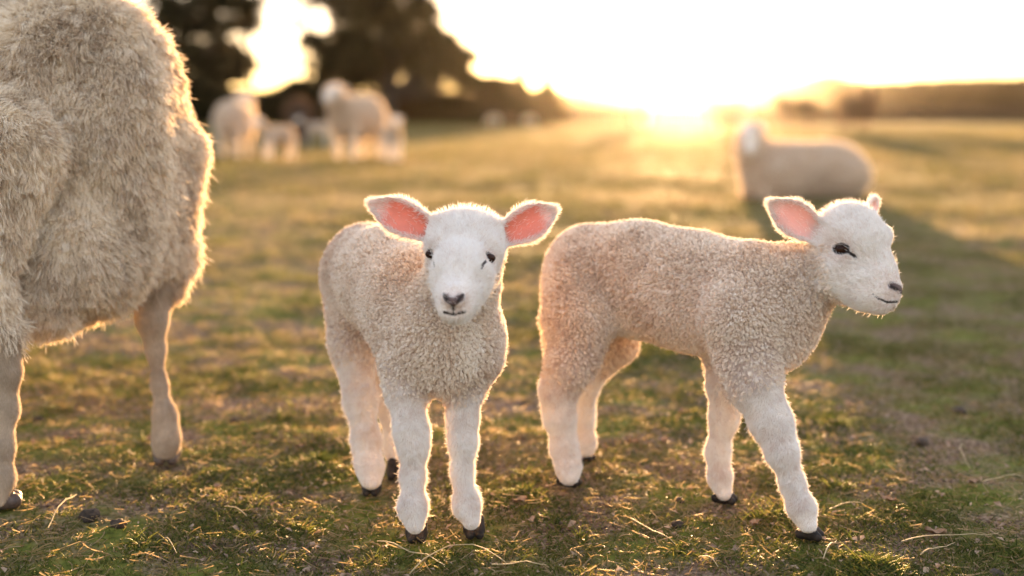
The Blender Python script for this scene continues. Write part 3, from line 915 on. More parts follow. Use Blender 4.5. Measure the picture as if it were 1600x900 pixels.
def walking_lamb():
    B = Body(.0023); B.inset = INSET
    H = unit(np.array((.87, -.49, 0))); L = np.array((.49, .87, 0))
    s = .84
    B.limb(pts((925, 428, 2.09, 80), (1000, 437, 2.03, 87), (1080, 455, 1.97, 90), (1165, 476, 1.90, 93)), 'wool', k=.03, L=L, s=s)
    B.limb(pts((1165, 474, 1.90, 90), (1205, 490, 1.87, 84)), 'wool', k=.03, L=L, s=s)
    B.limb(pts((1195, 530, 1.86, 54), (1212, 538, 1.86, 40)), 'wool', k=.03)
    B.limb(pts((1190, 462, 1.87, 74), (1240, 443, 1.85, 57), (1288, 423, 1.83, 46)), 'wool', k=.03)
    B.limb(pts((1155, 500, 1.83, 66), (1165, 560, 1.83, 46)), 'wool', k=.03)
    # near hind leg
    B.limb(pts((905, 440, 2.04, 56), (908, 490, 2.02, 55), (900, 545, 2.01, 46)), 'wool', k=.025)
    B.limb(pts((890, 575, 2.01, 40), (873, 608, 2.02, 29), (874, 650, 2.02, 23), (882, 700, 2.02, 19.5), (888, 732, 2.01, 18), (889, 744, 2.005, 16)), 'leg', k=.018)
    # far hind leg
    B.limb(pts((930, 480, 2.16, 60), (955, 530, 2.15, 40), (972, 540, 2.14, 26)), 'wool', k=.02)
    B.limb(pts((950, 545, 2.15, 31), (915, 598, 2.18, 22), (912, 650, 2.19, 16.5), (915, 695, 2.18, 15.5), (913, 702, 2.18, 14)), 'leg', k=.016)
    B.limb(pts((858, 440, 2.12, 14), (852, 500, 2.15, 11), (856, 555, 2.16, 10)), 'wool', k=.012)
    # near fore leg, reaching forward
    B.limb(pts((1165, 560, 1.83, 46), (1178, 600, 1.82, 40), (1206, 660, 1.81, 31), (1222, 705, 1.80, 24), (1238, 755, 1.80, 17), (1252, 794, 1.795, 20), (1262, 820, 1.79, 17)), 'leg', k=.018)
    # far fore leg
    B.limb(pts((1140, 560, 1.96, 42), (1136, 600, 1.96, 30), (1131, 650, 1.965, 22), (1122, 705, 1.97, 17.5), (1124, 748, 1.965, 17.5), (1131, 771, 1.96, 15)), 'leg', k=.016)
    # head
    B.ball(J(1326, 373, 1.815), np.array((57, 52, 55)) * 1.81 / FPX, 'head', k=.018)
    B.limb(pts((1338, 392, 1.80, 50), (1362, 430, 1.785, 37), (1379, 452, 1.77, 28)), 'head', k=.016)
    B.limb(pts((1316, 425, 1.80, 46), (1352, 452, 1.78, 31), (1374, 466, 1.77, 22)), 'head', k=.016)
    B.limb(pts((1392, 447, 1.765, 12), (1396, 452, 1.765, 12)), 'head', k=.01)
    B.limb(pts((1386, 470, 1.765, 12), (1376, 473, 1.768, 13)), 'head', k=.01)
    B.limb(pts((1312, 368, 1.79, 22), (1322, 368, 1.79, 22)), 'head', k=.012)
    B.ball(J(1384, 368, 1.80), np.array((10, 10, 14)) * 1.8 / FPX, 'head', k=.01)
    ears = []
    for b, t, f, hw in ((J(1286, 369, 1.80), J(1199, 315, 1.80), np.array((.25, -1, -.25)), .0268), (J(1352, 335, 1.86), J(1377, 312, 1.90), np.array((.8, -.3, .1)), .016)):
        B.ear(b, t, f, hw, .0026, k=.012, cup=.014 if hw > .02 else .006)
        ears.append((b, t, f, hw))
    def ff(V, N):
        def seg(p, q, w, t=1.77, dep=.04):
            a, b = J(*p, t), J(*q, t)
            m = np.abs((V - a)[:, 1]) < dep
            d = seg_d(V * (1, 0, 1), a * (1, 0, 1), b * (1, 0, 1))
            return m * (1 - sstep(w * .55, w * 1.25, d))
        nose = np.maximum.reduce([seg((1386, 443), (1400, 448), .006), seg((1400, 448), (1406, 456), .006),])
        dk = np.maximum.reduce([seg((1385, 444), (1395, 449), .0024), seg((1357, 456), (1364, 462), .0012), seg((1364, 462), (1378, 468), .0018),
                                seg((1378, 468), (1398, 469), .0021)])
        return dk, nose
    feet = []
    for px, py, fx, fy in ((1268, 846, .9, -.45), (1134, 789, .9, -.4), (890, 762, .85, -.5), (914, 722, .85, -.5)):
        g = ground_at(px, py)
        feet.append((g[0] - .002, g[1] + .012, fx, fy, 0))
    return finish_lamb('lamb', 'white lamb walking to the right with its head in profile', B, feet, ears,
                       [(1315, 389, .0088), ],
                       [(.0030, (1324, 394), (1331, 398), (1336, 402)), (.0018, (1304, 386), (1312, 383), (1322, 385))],
                       ff, J(1396, 458, 1.76), np.random.default_rng(12), 'pair of lambs in the foreground', pinkness=.27, nostrils=((1388, 445, .0034),), dents=((1350, 412, .022, .0035), (1372, 405, .02, .003), (1285, 430, .02, .003), (1350, 446, .016, .002)))

facing_lamb()
walking_lamb()
# ------------------------------------------------------------------ the ewe close by on the left
def near_ewe():
    B = Body(.007); B.inset = dict(wool=.021, leg=.0025)
    ax = np.array((-.80, .60, 0.0))          # towards her head, away to the left
    def A(px, py, t, off=0.0, dz=0.0):
        return J(px, py, t) + ax * off + np.array((0, 0, dz))
    s3 = np.array([ax, (.60, .80, 0), (0, 0, 1)])
    # hindquarters and barrel
    B.ball(J(82, 215, 2.17), (.262, .205, .285), 'wool', k=.06, axes=s3)
    B.ball(J(98, 215, 2.17) + ax * .33 + np.array((0, 0, -.01)), (.36, .235, .295), 'wool', k=.08, axes=s3)
    B.ball(J(98, 215, 2.17) + ax * .72 + np.array((0, 0, .0)), (.28, .21, .28), 'wool', k=.08, axes=s3)
    # rounded croup and thighs
    B.ball(J(165, 120, 2.10), (.12, .11, .12), 'wool', k=.06)
    B.limb(pts((212, 240, 2.17, 70), (236, 340, 2.18, 48), (254, 410, 2.19, 34), (264, 450, 2.19, 20)), 'wool', k=.07)
    B.limb(pts((180, 320, 2.10, 95), (205, 385, 2.14, 58)), 'wool', k=.04)
    B.limb(pts((120, 400, 2.05, 105), (70, 450, 2.02, 66)), 'wool', k=.05)
    B.limb(pts((-10, 250, 1.93, 105), (-14, 380, 1.90, 62), (2, 460, 1.90, 42), (6, 520, 1.91, 28)), 'wool', k=.02)
    # the two hind legs that show
    B.limb(pts((238, 455, 2.17, 34), (238, 500, 2.17, 23), (243, 545, 2.18, 14), (249, 600, 2.18, 11.5), (258, 650, 2.18, 17), (260, 685, 2.18, 20), (259, 702, 2.18, 19)), 'leg', k=.02)
    B.limb(pts((8, 520, 1.91, 26), (14, 580, 1.92, 18), (14, 640, 1.93, 14), (9, 700, 1.93, 12), (8, 748, 1.93, 14), (0, 785, 1.93, 12)), 'leg', k=.02)
    # fore part, outside the picture on the left
    g1, g2 = ground_at(258, 725), ground_at(0, 798)
    for g in (g1, g2):
        f = g + ax * .66
        B.limb([(f[0], f[1], .42, .06), (f[0], f[1], .22, .032), (f[0], f[1], .05, .022)], 'leg', k=.02)
    n0 = J(98, 215, 2.17) + ax * .86 + np.array((0, 0, .12))
    n1 = n0 + ax * .22 + np.array((0, 0, .20))
    B.limb([(*n0, .14), (*n1, .085)], 'wool', k=.05)
    B.limb([(*(n1 + (0, 0, .02)), .07), (*(n1 + ax * .10 + (0, 0, .0)), .06), (*(n1 + ax * .20 + (0, 0, -.08)), .038)], 'head', k=.02)
    sd = np.array((.60, .80, 0))
    ears = []
    for k in (-1, 1):
        b = n1 + sd * k * .055 + (0, 0, .03)
        t = b + sd * k * .11 + (0, 0, .005)
        B.ear(b, t, ax, .032, .004, k=.012, cup=.012)
    V, Q = B.build(zmin=.004)
    N = vert_normals(V, Q)
    D = B.tags_at(V)
    ww = np.exp(-np.clip(D['wool'], 0, 1) / .008)
    tot = sum(np.exp(-np.clip(D[k], 0, 1) / .008) for k in D)
    ww = ww / tot
    # heavy locks of the unshorn coat
    st = V * np.array((1, 1, .45))
    disp = .013 * vnoise(st, 16, 3) + .007 * vnoise(st, 38, 4) + .020 * vnoise(V * (1, 1, .5), 5, 9)
    disp = disp + .016 * vnoise(V * (1, 1, .22) + .3 * V[:, [2]] * (0, 0, 1), 15, 12)
    V = V + N * (disp * ww)[:, None]
    N = vert_normals(V, Q)
    base = np.array((*(g1 * .5 + g2 * .5 + ax * .33)[:2], 0))
    root = empty('ewe', base)
    tag(root, 'large woolly ewe close up at the left edge, body and hind legs only', 'sheep')
    z = np.zeros(len(V))
    np_mesh('body', V - base, Q, M['ewe_skin'], root, attrs=dict(pink=z, dark=z, nose=z, thin=z))
    for k in (-1, 1):
        c = n1 + ax * .10 + sd * k * .052 + (0, 0, .02)
        make_eye(root, base, c + sd * k * .004, sd * k, .012)
    for g in (g1, g2, g1 + ax * .66, g2 + ax * .66):
        f = (.15, -1) if g is g1 else (-.8, -.3)
        make_hoof(root, base, (g[0], g[1] + .015), f, 1.55, 'ewe_hoof')
    rng = np.random.default_rng(21)
    # only the visible side needs the full coat; the rest is sparser
    vis = (V[:, 0] > -1.35)
    dens = ww * np.where(vis, 400000, 50000)
    P, NN, ti, w = scatter(V, Q, N, dens, rng); n = len(P)
    flow = np.array((.10, 0, -1.0)) + vnoise3(P, 7, 5) * .35 + vnoise3(P, 22, 6) * .35
    fine = vnoise(P * (1, 1, .5), 42, 8)
    ln = .021 * (.65 + .6 * rng.random(n)) * (1 + .35 * fine)
    stray = rng.random(n) < .03
    ln = np.where(stray, ln * 1.35, ln)
    lean = np.where(stray, .35, .52)
    tufts('fleece', P, NN, n / 22.0, .027, .0024, 1.7, .55, .00036, M['ewe_wool'], root, base, flow, .68, rng, 9, loose=.035, wob=.0012,
         tint=np.clip(.50 + .22 * vnoise(P * (1, 1, .3), 15, 12) + .22 * fine + .22 * vnoise(P, 9, 14) + .16 * rng.standard_normal(n), 0, 1))
    wl = np.exp(-np.clip(D['leg'], 0, 1) / .008) / tot + np.exp(-np.clip(D['head'], 0, 1) / .008) / tot
    P, NN, ti, w = scatter(V, Q, N, 700000 * wl * (V[:, 2] > .02), rng); n = len(P)
    flow = np.array((0, 0, -1.0)) + vnoise3(P, 30, 5) * .3
    ln = .0055 * (.7 + .6 * rng.random(n)) * (1 + 2.2 * sstep(.27, .36, P[:, 2]))
    grow('leg_hair', P, NN, ln, .00028, M['ewe_hair'], root, base, flow, .72, rng, pts=4, jitter=.12,
         tint=np.clip(.45 + .35 * vnoise(P, 30, 3) + .25 * vnoise(P, 110, 4) + .2 * rng.standard_normal(n), 0, 1))
near_ewe()

# ------------------------------------------------------------------ the flock farther off
def flock_material(name, wool1, wool2, face1, face2):
    t = NT(name)
    co = t.n("ShaderNodeTexCoord")
    nz = t.n("ShaderNodeTexNoise", Scale=18.0, Detail=5.0); t.l(co.outputs['Object'], nz.inputs[0])
    col = t.mix(t.attr('pale').outputs['Fac'], t.mix(nz.outputs[0], wool1, wool2), t.mix(nz.outputs[0], face1, face2))
    p = t.n("ShaderNodeBsdfPrincipled"); p.inputs['Roughness'].default_value = .85
    t.l(col, p.inputs['Base Color'])
    bp = t.n("ShaderNodeBump", Strength=.8, Distance=.02); t.l(nz.outputs[0], bp.inputs['Height']); t.l(bp.outputs[0], p.inputs['Normal'])
    t.l(p.outputs[0], t.out.inputs[0])
    return t.m
FM = {'white': (flock_material('white_sheep_coat', (.52, .43, .34), (.70, .60, .50), (.70, .65, .59), (.82, .77, .70)), fur_mat('white_sheep_wool', [(0, (.68, .57, .46)), (1, (.84, .76, .65))], trans=.45)),
      'brown': (flock_material('brown_sheep_coat', (.09, .055, .035), (.15, .09, .055), (.05, .035, .03), (.08, .055, .045)), fur_mat('brown_sheep_fleece', [(0, (.12, .07, .04)), (1, (.2, .12, .07))], trans=.4))}

def sheep_proto(pose, lamb=False):
    """local frame: +X to the nose, feet on z=0; sizes in metres for a grown ewe"""
    B = Body(.016)
    ax = np.eye(3)
    fl = .0
    if pose == 'lie':
        B.ball((-.25, 0, .20), (.34, .27, .235), 'wool', k=.08)
        B.ball((.14, 0, .20), (.36, .26, .235), 'wool', k=.08)
        B.ball((-.34, .05, .16), (.22, .26, .18), 'wool', k=.06)
        B.limb([(.36, 0, .28, .17), (.44, 0, .40, .115), (.46, 0, .48, .09)], 'wool', k=.05)
        B.limb([(.46, .01, .53, .085), (.52, .09, .48, .065), (.56, .17, .39, .042)], 'head', k=.03)
        B.limb([(.30, .14, .10, .06), (.40, .14, .05, .04), (.34, .15, .04, .035)], 'wool', k=.03)
        B.limb([(.30, -.14, .10, .06), (.40, -.14, .05, .04), (.34, -.15, .04, .035)], 'wool', k=.03)
        B.limb([(-.30, -.24, .06, .05), (-.10, -.28, .04, .035)], 'leg', k=.03)
        hd, hz = np.array((.46, .01, .56)), .0
    else:
        w = 1.0 if not lamb else .72
        zb = .56 if not lamb else .60
        B.ball((-.22, 0, zb), (.30 * w, .25 * w, .27 * w), 'wool', k=.07)
        B.ball((.06, 0, zb - .01), (.36 * w, .26 * w, .27 * w), 'wool', k=.08)
        B.ball((.28, 0, zb), (.22 * w, .20 * w, .24 * w), 'wool', k=.06)
        for sx, sy in ((.30, .12), (.30, -.12), (-.34, .12), (-.34, -.12)):
            sy *= w if not lamb else .9
            lw = .035 if not lamb else .045
            if sx > 0: B.limb([(sx, sy, zb - .12, .09 * w), (sx, sy, .30, lw * 1.1), (sx + .01, sy, .15, lw * .85), (sx + .02, sy, .03, lw * .9)], 'leg', k=.03)
            else: B.limb([(sx, sy, zb - .10, .12 * w), (sx + .02, sy, .38, .07), (sx - .05, sy, .27, lw * 1.05), (sx - .02, sy, .14, lw * .8), (sx, sy, .03, lw * .9)], 'leg', k=.03)
        if pose == 'graze':
            B.limb([(.38, 0, zb + .02, .15 * w), (.56, 0, .40, .10 * w), (.64, 0, .30, .08 * w)], 'wool', k=.05)
            B.limb([(.64, 0, .28, .08), (.70, 0, .18, .06), (.74, 0, .08, .04)], 'head', k=.03)
            hd, hz = np.array((.62, 0, .33)), .0
        else:
            B.limb([(.36, 0, zb + .08, .16 * w), (.50, 0, zb + .22, .115 * w), (.55, 0, zb + .30, .09 * w)], 'wool', k=.05)
            B.limb([(.55, 0, zb + .33, .09), (.65, 0, zb + .29, .068), (.75, 0, zb + .22, .042)], 'head', k=.03)
            hd, hz = np.array((.54, 0, zb + .36)), .0
        B.limb([(-.48 * w, 0, zb + .08, .05), (-.54 * w, 0, zb - .12, .04)], 'wool', k=.03)
    for k in (-1, 1):
        B.ear(hd + (0, .06 * k, 0), hd + (-.02, .19 * k, .01), np.array((1.0, 0, 0)), .045, .009, k=.02, cup=.012)
    V, Q = B.build(zmin=.0)
    N = vert_normals(V, Q); D = B.tags_at(V)
    pale = sstep(-.01, .02, D['wool'] - np.minimum(np.minimum(D['head'], D['leg']), D['ear']))
    V = V + N * ((1 - pale) * (.015 * vnoise(V, 9, 3) + .01 * vnoise(V, 22, 4)))[:, None]
    return V, Q, vert_normals(V, Q), pale, hd, pose

PROTO = {}
def flock_sheep(pose, colour, where, heading, size, label, cat, group, name, lamb=False):
    key = (pose, colour, lamb)
    root = empty(name, (where[0], where[1], 0), heading)
    root.scale = (size, size, size)
    tag(root, label, cat, group)
    if key in PROTO:
        for ch in PROTO[key]:
            c = ch.copy(); COL.objects.link(c); c.parent = root
        return root
    V, Q, N, pale, hd, _ = sheep_proto(pose, lamb)
    mat, fm = FM[colour]
    body = np_mesh('body', V, Q, mat, root, attrs=dict(pale=pale))
    rng = np.random.default_rng(31)
    P, NN, ti, w = scatter(V, Q, N, 16000 * (1 - pale * .6), rng); n = len(P)
    ln = (.042 if not lamb else .03) * (.7 + .6 * rng.random(n))
    fl = np.array((0, 0, -1.0)) + np.zeros((n, 3))
    f = grow('fleece', P, NN, ln, .0011, fm, root, np.zeros(3), fl, .35, rng, pts=4, jitter=.3, tint=rng.random(n))
    kids = [body, f]
    for k in (-1, 1):
        e = {'graze': (.06, .062 * k, -.10), 'lie': (.075 - .045 * k, .035 + .045 * k, -.05)}.get(pose, (.05, .062 * k, -.005))
        kids.append(make_eye(root, np.zeros(3), hd + np.array(e), np.array((.3, k, 0.)), .016))
    PROTO[key] = kids
    return root

def put(px, t): return ((px - 800) / FPX * t, t)
flock_sheep('lie', 'white', put(1247, 8.9), math.radians(200), .85, 'white ewe lying down on the grass beneath the setting sun', 'sheep', None, 'resting_ewe')
flock_sheep('stand', 'white', put(372, 16.8), math.radians(86), .84, 'round white ewe with its rump turned, nearest the foreground ewe', 'sheep', 'sheep grazing before the trees', 'grazing_ewe')
flock_sheep('stand', 'white', put(560, 16.2), math.radians(246), .93, 'tall white ewe looking this way between two lambs', 'sheep', 'sheep grazing before the trees', 'grazing_ewe')
flock_sheep('stand', 'white', put(437, 16.0), math.radians(225), .50, 'small white lamb between the rump-turned ewe and the tall ewe', 'lamb', 'lambs before the trees', 'young_lamb', True)
flock_sheep('stand', 'white', put(614, 15.6), math.radians(285), .52, 'small white lamb close on the right of the tall ewe', 'lamb', 'lambs before the trees', 'young_lamb', True)
flock_sheep('graze', 'brown', put(470, 22.5), math.radians(285), .95, 'dark brown ewe with a pale back, behind the small lamb', 'sheep', 'sheep grazing before the trees', 'brown_ewe')
flock_sheep('stand', 'white', put(496, 22.0), math.radians(200), .48, 'tiny pale lamb behind, just left of the tall ewe', 'lamb', 'lambs before the trees', 'young_lamb', True)
for px, t, hd, sz, lb in ((772, 50, 170, .48, 'distant sheep at the foot of the dark hedge, leftmost of three'), (796, 52, 20, .5, 'dark distant sheep at the foot of the bushes, middle of three'), (826, 51, 10, .45, 'distant sheep at the foot of the dark hedge, rightmost of three')):
    c = 'brown' if px == 796 else 'white'
    flock_sheep('graze', c, put(px, t), math.radians(hd), sz, lb, 'sheep', 'distant sheep by the hedge', 'distant_sheep' if c == 'white' else 'dark_sheep')
for px, t, hd, sz, c, lb in ((1000, 46, 100, 1.0, 'white', 'pale distant sheep left of the sun glow'), (1137, 34, 150, 1.0, 'white', 'pale sheep in the sun glow, straight beyond the resting ewe'),
                             (1242, 44, 160, 1.15, 'brown', 'dark brown sheep standing far beyond the resting ewe'), (1332, 42, 30, 1.3, 'brown', 'bulky dark brown sheep on the far right')):
    flock_sheep('stand', c, put(px, t), math.radians(hd), sz, lb, 'sheep', 'distant sheep near the sun', 'distant_sheep' if c == 'white' else 'dark_sheep')
# ------------------------------------------------------------------ trees, bushes, hedge, far woods
def tube(path, radii, n=7):
    path = np.array(path, float); radii = np.array(radii, float)
    T = unit(np.gradient(path, axis=0))
    V, F = [], []
    for i, (p, r, t) in enumerate(zip(path, radii, T)):
        a = unit(np.cross(t, (.31, .2, .05) if abs(t[2]) > .5 else (0, 0, 1.))); b = np.cross(t, a)
        for k in range(n):
            an = 6.283 * k / n
            V.append(p + r * (a * math.cos(an) + b * math.sin(an)))
    for i in range(len(path) - 1):
        for k in range(n):
            F.append((i * n + k, i * n + (k + 1) % n, (i + 1) * n + (k + 1) % n, (i + 1) * n + k))
    return np.array(V), np.array(F)

def join(parts_):
    V, F, o = [], [], 0
    for v, f in parts_:
        V.append(v); F.append(f + o); o += len(v)
    return np.concatenate(V), np.concatenate(F)

def leaves(C, size, rng, flat=.0):
    """one small four-sided leaf cluster per centre"""
    n = len(C)
    a = unit(rng.standard_normal((n, 3))); b = unit(np.cross(a, rng.standard_normal((n, 3))))
    s = size * (.6 + .8 * rng.random(n))[:, None]
    q = np.stack([C - a * s, C - b * s * .55, C + a * s, C + b * s * .55], 1)
    V = q.reshape(-1, 3); F = np.arange(4 * n).reshape(-1, 4)
    return V, F

def tree(name, label, at, height, trunk_h, crown, rng, leaf='leaf', n_leaf=5000, leaf_s=.10, group=None, lobes=14, gap=.25, trunk_r=.18, cat='tree'):
    """crown: list of (dx, dz, rx, rz) masses in metres relative to the foot"""
    root = empty(name, (at[0], at[1], 0))
    tag(root, label, cat, group)
    parts_ = []
    ends = []
    lean = rng.normal(0, .15)
    path = [(lean * (z / height) ** 2, 0, z) for z in np.linspace(-.1, height * .82, 8)]
    parts_.append(tube(path, np.linspace(trunk_r, trunk_r * .2, 8)))
    C = []
    for (dx, dz, rx, rz) in crown:
        for _ in range(lobes):
            u = unit(rng.standard_normal(3)) * rng.random() ** .45
            c = np.array((dx + u[0] * rx, u[1] * rx, dz + u[2] * rz))
            z0 = np.clip(c[2] - .9 * abs(c[0]) - .4, trunk_h * .8, height * .8)
            m = (np.array((lean * (z0 / height) ** 2, 0, z0)) + c) / 2 + rng.normal(0, .12, 3)
            parts_.append(tube([(lean * (z0 / height) ** 2, 0, z0), m, c], [trunk_r * .34, trunk_r * .2, .02], 5))
            r = (.34 + .34 * rng.random()) * min(rx, rz)
            k = int(n_leaf / (lobes * len(crown)))
            v = unit(rng.standard_normal((k, 3))) * (np.abs(rng.standard_normal(k)) * .52 + .12)[:, None]
            C.append(c + v * r * np.array((1.25, 1.2, .8)))
    V, F = join(parts_)
    np_mesh('trunk', V, F, M['bark'], root)
    C = np.concatenate(C)
    keep = vnoise(C + np.array((at[0], at[1], 0)), 2.2, 5) > (gap * 2 - 1)
    V, F = leaves(C[keep], leaf_s * 1.35, rng)
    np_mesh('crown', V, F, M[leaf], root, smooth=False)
    return root

def conifer(name, label, at, height, width, rng, group=None, n=2600):
    root = empty(name, (at[0], at[1], 0)); tag(root, label, 'tree', group)
    V, F = tube([(0, 0, z) for z in np.linspace(-.1, height, 6)], np.linspace(.12, .01, 6))
    np_mesh('trunk', V, F, M['bark'], root)
    h = rng.random(n) ** 1.35 * .97 + .02
    lay = .72 + .28 * np.sin(h * height * 9)
    rr = width * (1 - h) * lay * rng.random(n) ** .5
    an = rng.random(n) * 6.283
    C = np.stack([np.cos(an) * rr, np.sin(an) * rr, h * height - rr * .25], 1)
    V, F = leaves(C, .09, rng)
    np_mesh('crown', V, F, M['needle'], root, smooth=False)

def bush(name, label, at, w, h, rng, leaf='leaf_brown', n=2600, group=None, depth=None, leaf_s=.085, cat='bush'):
    leaf_s *= 1.3
    root = empty(name, (at[0], at[1], 0)); tag(root, label, cat, group)
    st = []
    for _ in range(9):
        x = rng.uniform(-w * .4, w * .4)
        st.append(tube([(x, 0, -.05), (x + rng.normal(0, .1), rng.normal(0, .1), h * .4), (x + rng.normal(0, .25), rng.normal(0, .2), h * .85)], [.035, .025, .008], 5))
    V, F = join(st); tag(np_mesh('stems', V, F, M['bark'], root), kind='stuff')
    d = depth or w * .5
    x = rng.uniform(-1, 1, n)
    P0 = np.stack([x * w * 3 + at[0] * 7, np.zeros(n), np.zeros(n)], 1)
    top = h * np.sqrt(np.clip(1 - np.abs(x) ** 3.0, 0, 1)) * (.84 + .2 * vnoise(P0, .4, 3))
    C = np.stack([x * w / 2, rng.uniform(-d / 2, d / 2, n), top * rng.random(n) ** .75], 1)
    V, F = leaves(C, leaf_s, rng)
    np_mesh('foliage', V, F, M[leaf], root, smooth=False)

def m_at(t): return t / FPX            # metres per photo pixel at distance t
rng = np.random.default_rng(3)
HZ = 172.0
def H(py, t): return CAM_H + (HZ - py) * m_at(t)
# open, thin trees on the left that let the sky through
def crown_px(px0, t, rows):
    return [((x - px0) * m_at(t), H(y, t), rx * m_at(t), ry * m_at(t)) for x, y, rx, ry in rows]
T1 = 56.0
g1 = 'trees at the end of the field'
tree('field_tree', 'thin leafy tree right behind the rump-turned ewe', put(330, T1), 7.5, 2.0, crown_px(330, T1, [(315, 70, 55, 60), (350, 0, 55, 50), (290, 20, 60, 80), (345, 105, 45, 35)]), rng, n_leaf=11000, leaf_s=.11, lobes=11, gap=.31, group=g1, trunk_r=.14)
tree('field_tree', 'slender sparse tree at the left of the bright gap', put(398, 60), 8.0, 2.2, crown_px(398, 60, [(375, 75, 34, 60), (388, 0, 36, 60)]), rng, n_leaf=4200, leaf_s=.10, lobes=12, gap=.32, group=g1, trunk_r=.11)
tree('field_tree', 'wispy tree standing in the bright gap', put(482, 58), 8.0, 2.5, crown_px(482, 58, [(478, 20, 30, 55), (486, -50, 36, 40), (500, 90, 18, 40)]), rng, n_leaf=1700, leaf_s=.09, lobes=12, gap=.40, group=g1, trunk_r=.09)
T2 = 54.0
tree('field_tree', 'big dark tree with a broad dense crown on the right of the gap', put(610, T2), 9.5, 1.3,
     crown_px(610, T2, [(590, 40, 70, 60), (645, 55, 62, 48), (560, 100, 52, 45), (625, -30, 70, 55), (685, 78, 45, 30), (705, 112, 28, 18), (640, 92, 55, 26), (600, 112, 45, 16), (660, 118, 50, 14), (712, 98, 30, 20), (735, 128, 22, 14)]), rng, n_leaf=32000, leaf_s=.12, lobes=10, gap=.25, group=g1, trunk_r=.3)
tree('field_tree', 'dark tree trunk and crown merging with the big tree on its left', put(540, 57), 9.0, 1.2, crown_px(540, 57, [(535, 60, 42, 62), (545, -20, 50, 60), (528, 125, 34, 28)]), rng, n_leaf=13000, leaf_s=.12, lobes=12, gap=.18, group=g1, trunk_r=.2)
conifer('conifer', 'taller pointed conifer at the right end of the tree row', put(815, 60), H(104, 60), 44 * m_at(60), rng, 'pointed conifers', n=4000)
conifer('conifer', 'broad pointed conifer nearest the sun glow', put(855, 60), H(112, 60), 60 * m_at(60), rng, 'pointed conifers', n=5200)
# undergrowth
for px, t, w, py, lb in ((300, 52, 150, 116, 'dark bush behind the foreground ewe'), (400, 53, 150, 130, 'dark bush under the bright gap, left one'), (490, 54, 150, 122, 'dark bush behind the tall ewe'),
                         (610, 56, 170, 138, 'dark bush under the big tree'), (715, 55, 130, 140, 'dark bush between the big tree and the conifers'),
                         (778, 57, 110, 120, 'rounded bush on the left of the conifers'), (838, 56, 110, 138, 'low bush in front of the conifers')):
    bush('undergrowth_bush', lb, put(px, t), w * m_at(t), H(py, t), rng, n=8500, group='bushes below the trees', leaf='leaf_brown' if px > 560 else 'leaf', depth=2.0)

# the far woods and the rough bank across the right side
def far_wood():
    T = 300.0
    n = 75000
    px = rng.uniform(-150, 1850, n)
    prof = np.interp(px, [-150, 300, 880, 940, 1040, 1100, 1180, 1250, 1290, 1330, 1360, 1450, 1600, 1850], [150, 150, 154, 151, 153, 150, 142, 137, 124, 131, 138, 132, 127, 124])
    P = np.stack([px, np.zeros(n), np.zeros(n)], 1)
    prof = prof - 6 + 3.0 * vnoise(P, .06, 4) + 2.2 * vnoise(P, .17, 6)
    top = H(prof, T)
    x = (px - 800) * m_at(T); y = T + rng.uniform(-6, 10, n) + .02 * np.abs(px - 1000)
    C = np.stack([x, y, top * rng.random(n) ** .7], 1)
    V, F = leaves(C, .60, rng)
    return V, F
V, F = far_wood()
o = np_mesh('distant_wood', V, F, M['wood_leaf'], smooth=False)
tag(o, 'far wood along the horizon that reads as one dark line', 'wood', kind='stuff')

def rough_bank():
    """strip of tall dead grass and heather before the far wood"""
    n = 60000
    rg = np.random.default_rng(8)
    y = rg.uniform(68, 120, n); x = rg.uniform(-.12, .58, n) * y
    hgt = (.35 + .5 * rg.random(n)) * (1 + .35 * vnoise(np.stack([x, y, y * 0], 1), .12, 3)) * (.6 + .012 * (y - 60))
    q = np.linspace(0, 1, 4)
    d = np.stack([rg.normal(0, .25, n), rg.normal(0, .25, n), np.ones(n)], 1)
    P = np.stack([x, y, ground_h(x, y)], 1)
    C = P[:, None] + hgt[:, None, None] * d[:, None] * q[None, :, None]
    m = plain_mat('heather', (.05, .030, .014), (.11, .065, .03), 2, .9, 0, 0, trans=.05)
    o = curves_obj('rough_grass', C, (.05 + .05 * rg.random(n))[:, None] * np.array([1, .9, .6, .2]), m)
    tag(o, 'strip of tall brown rough grass between the pasture and the far wood', 'grass', kind='stuff')
rough_bank()
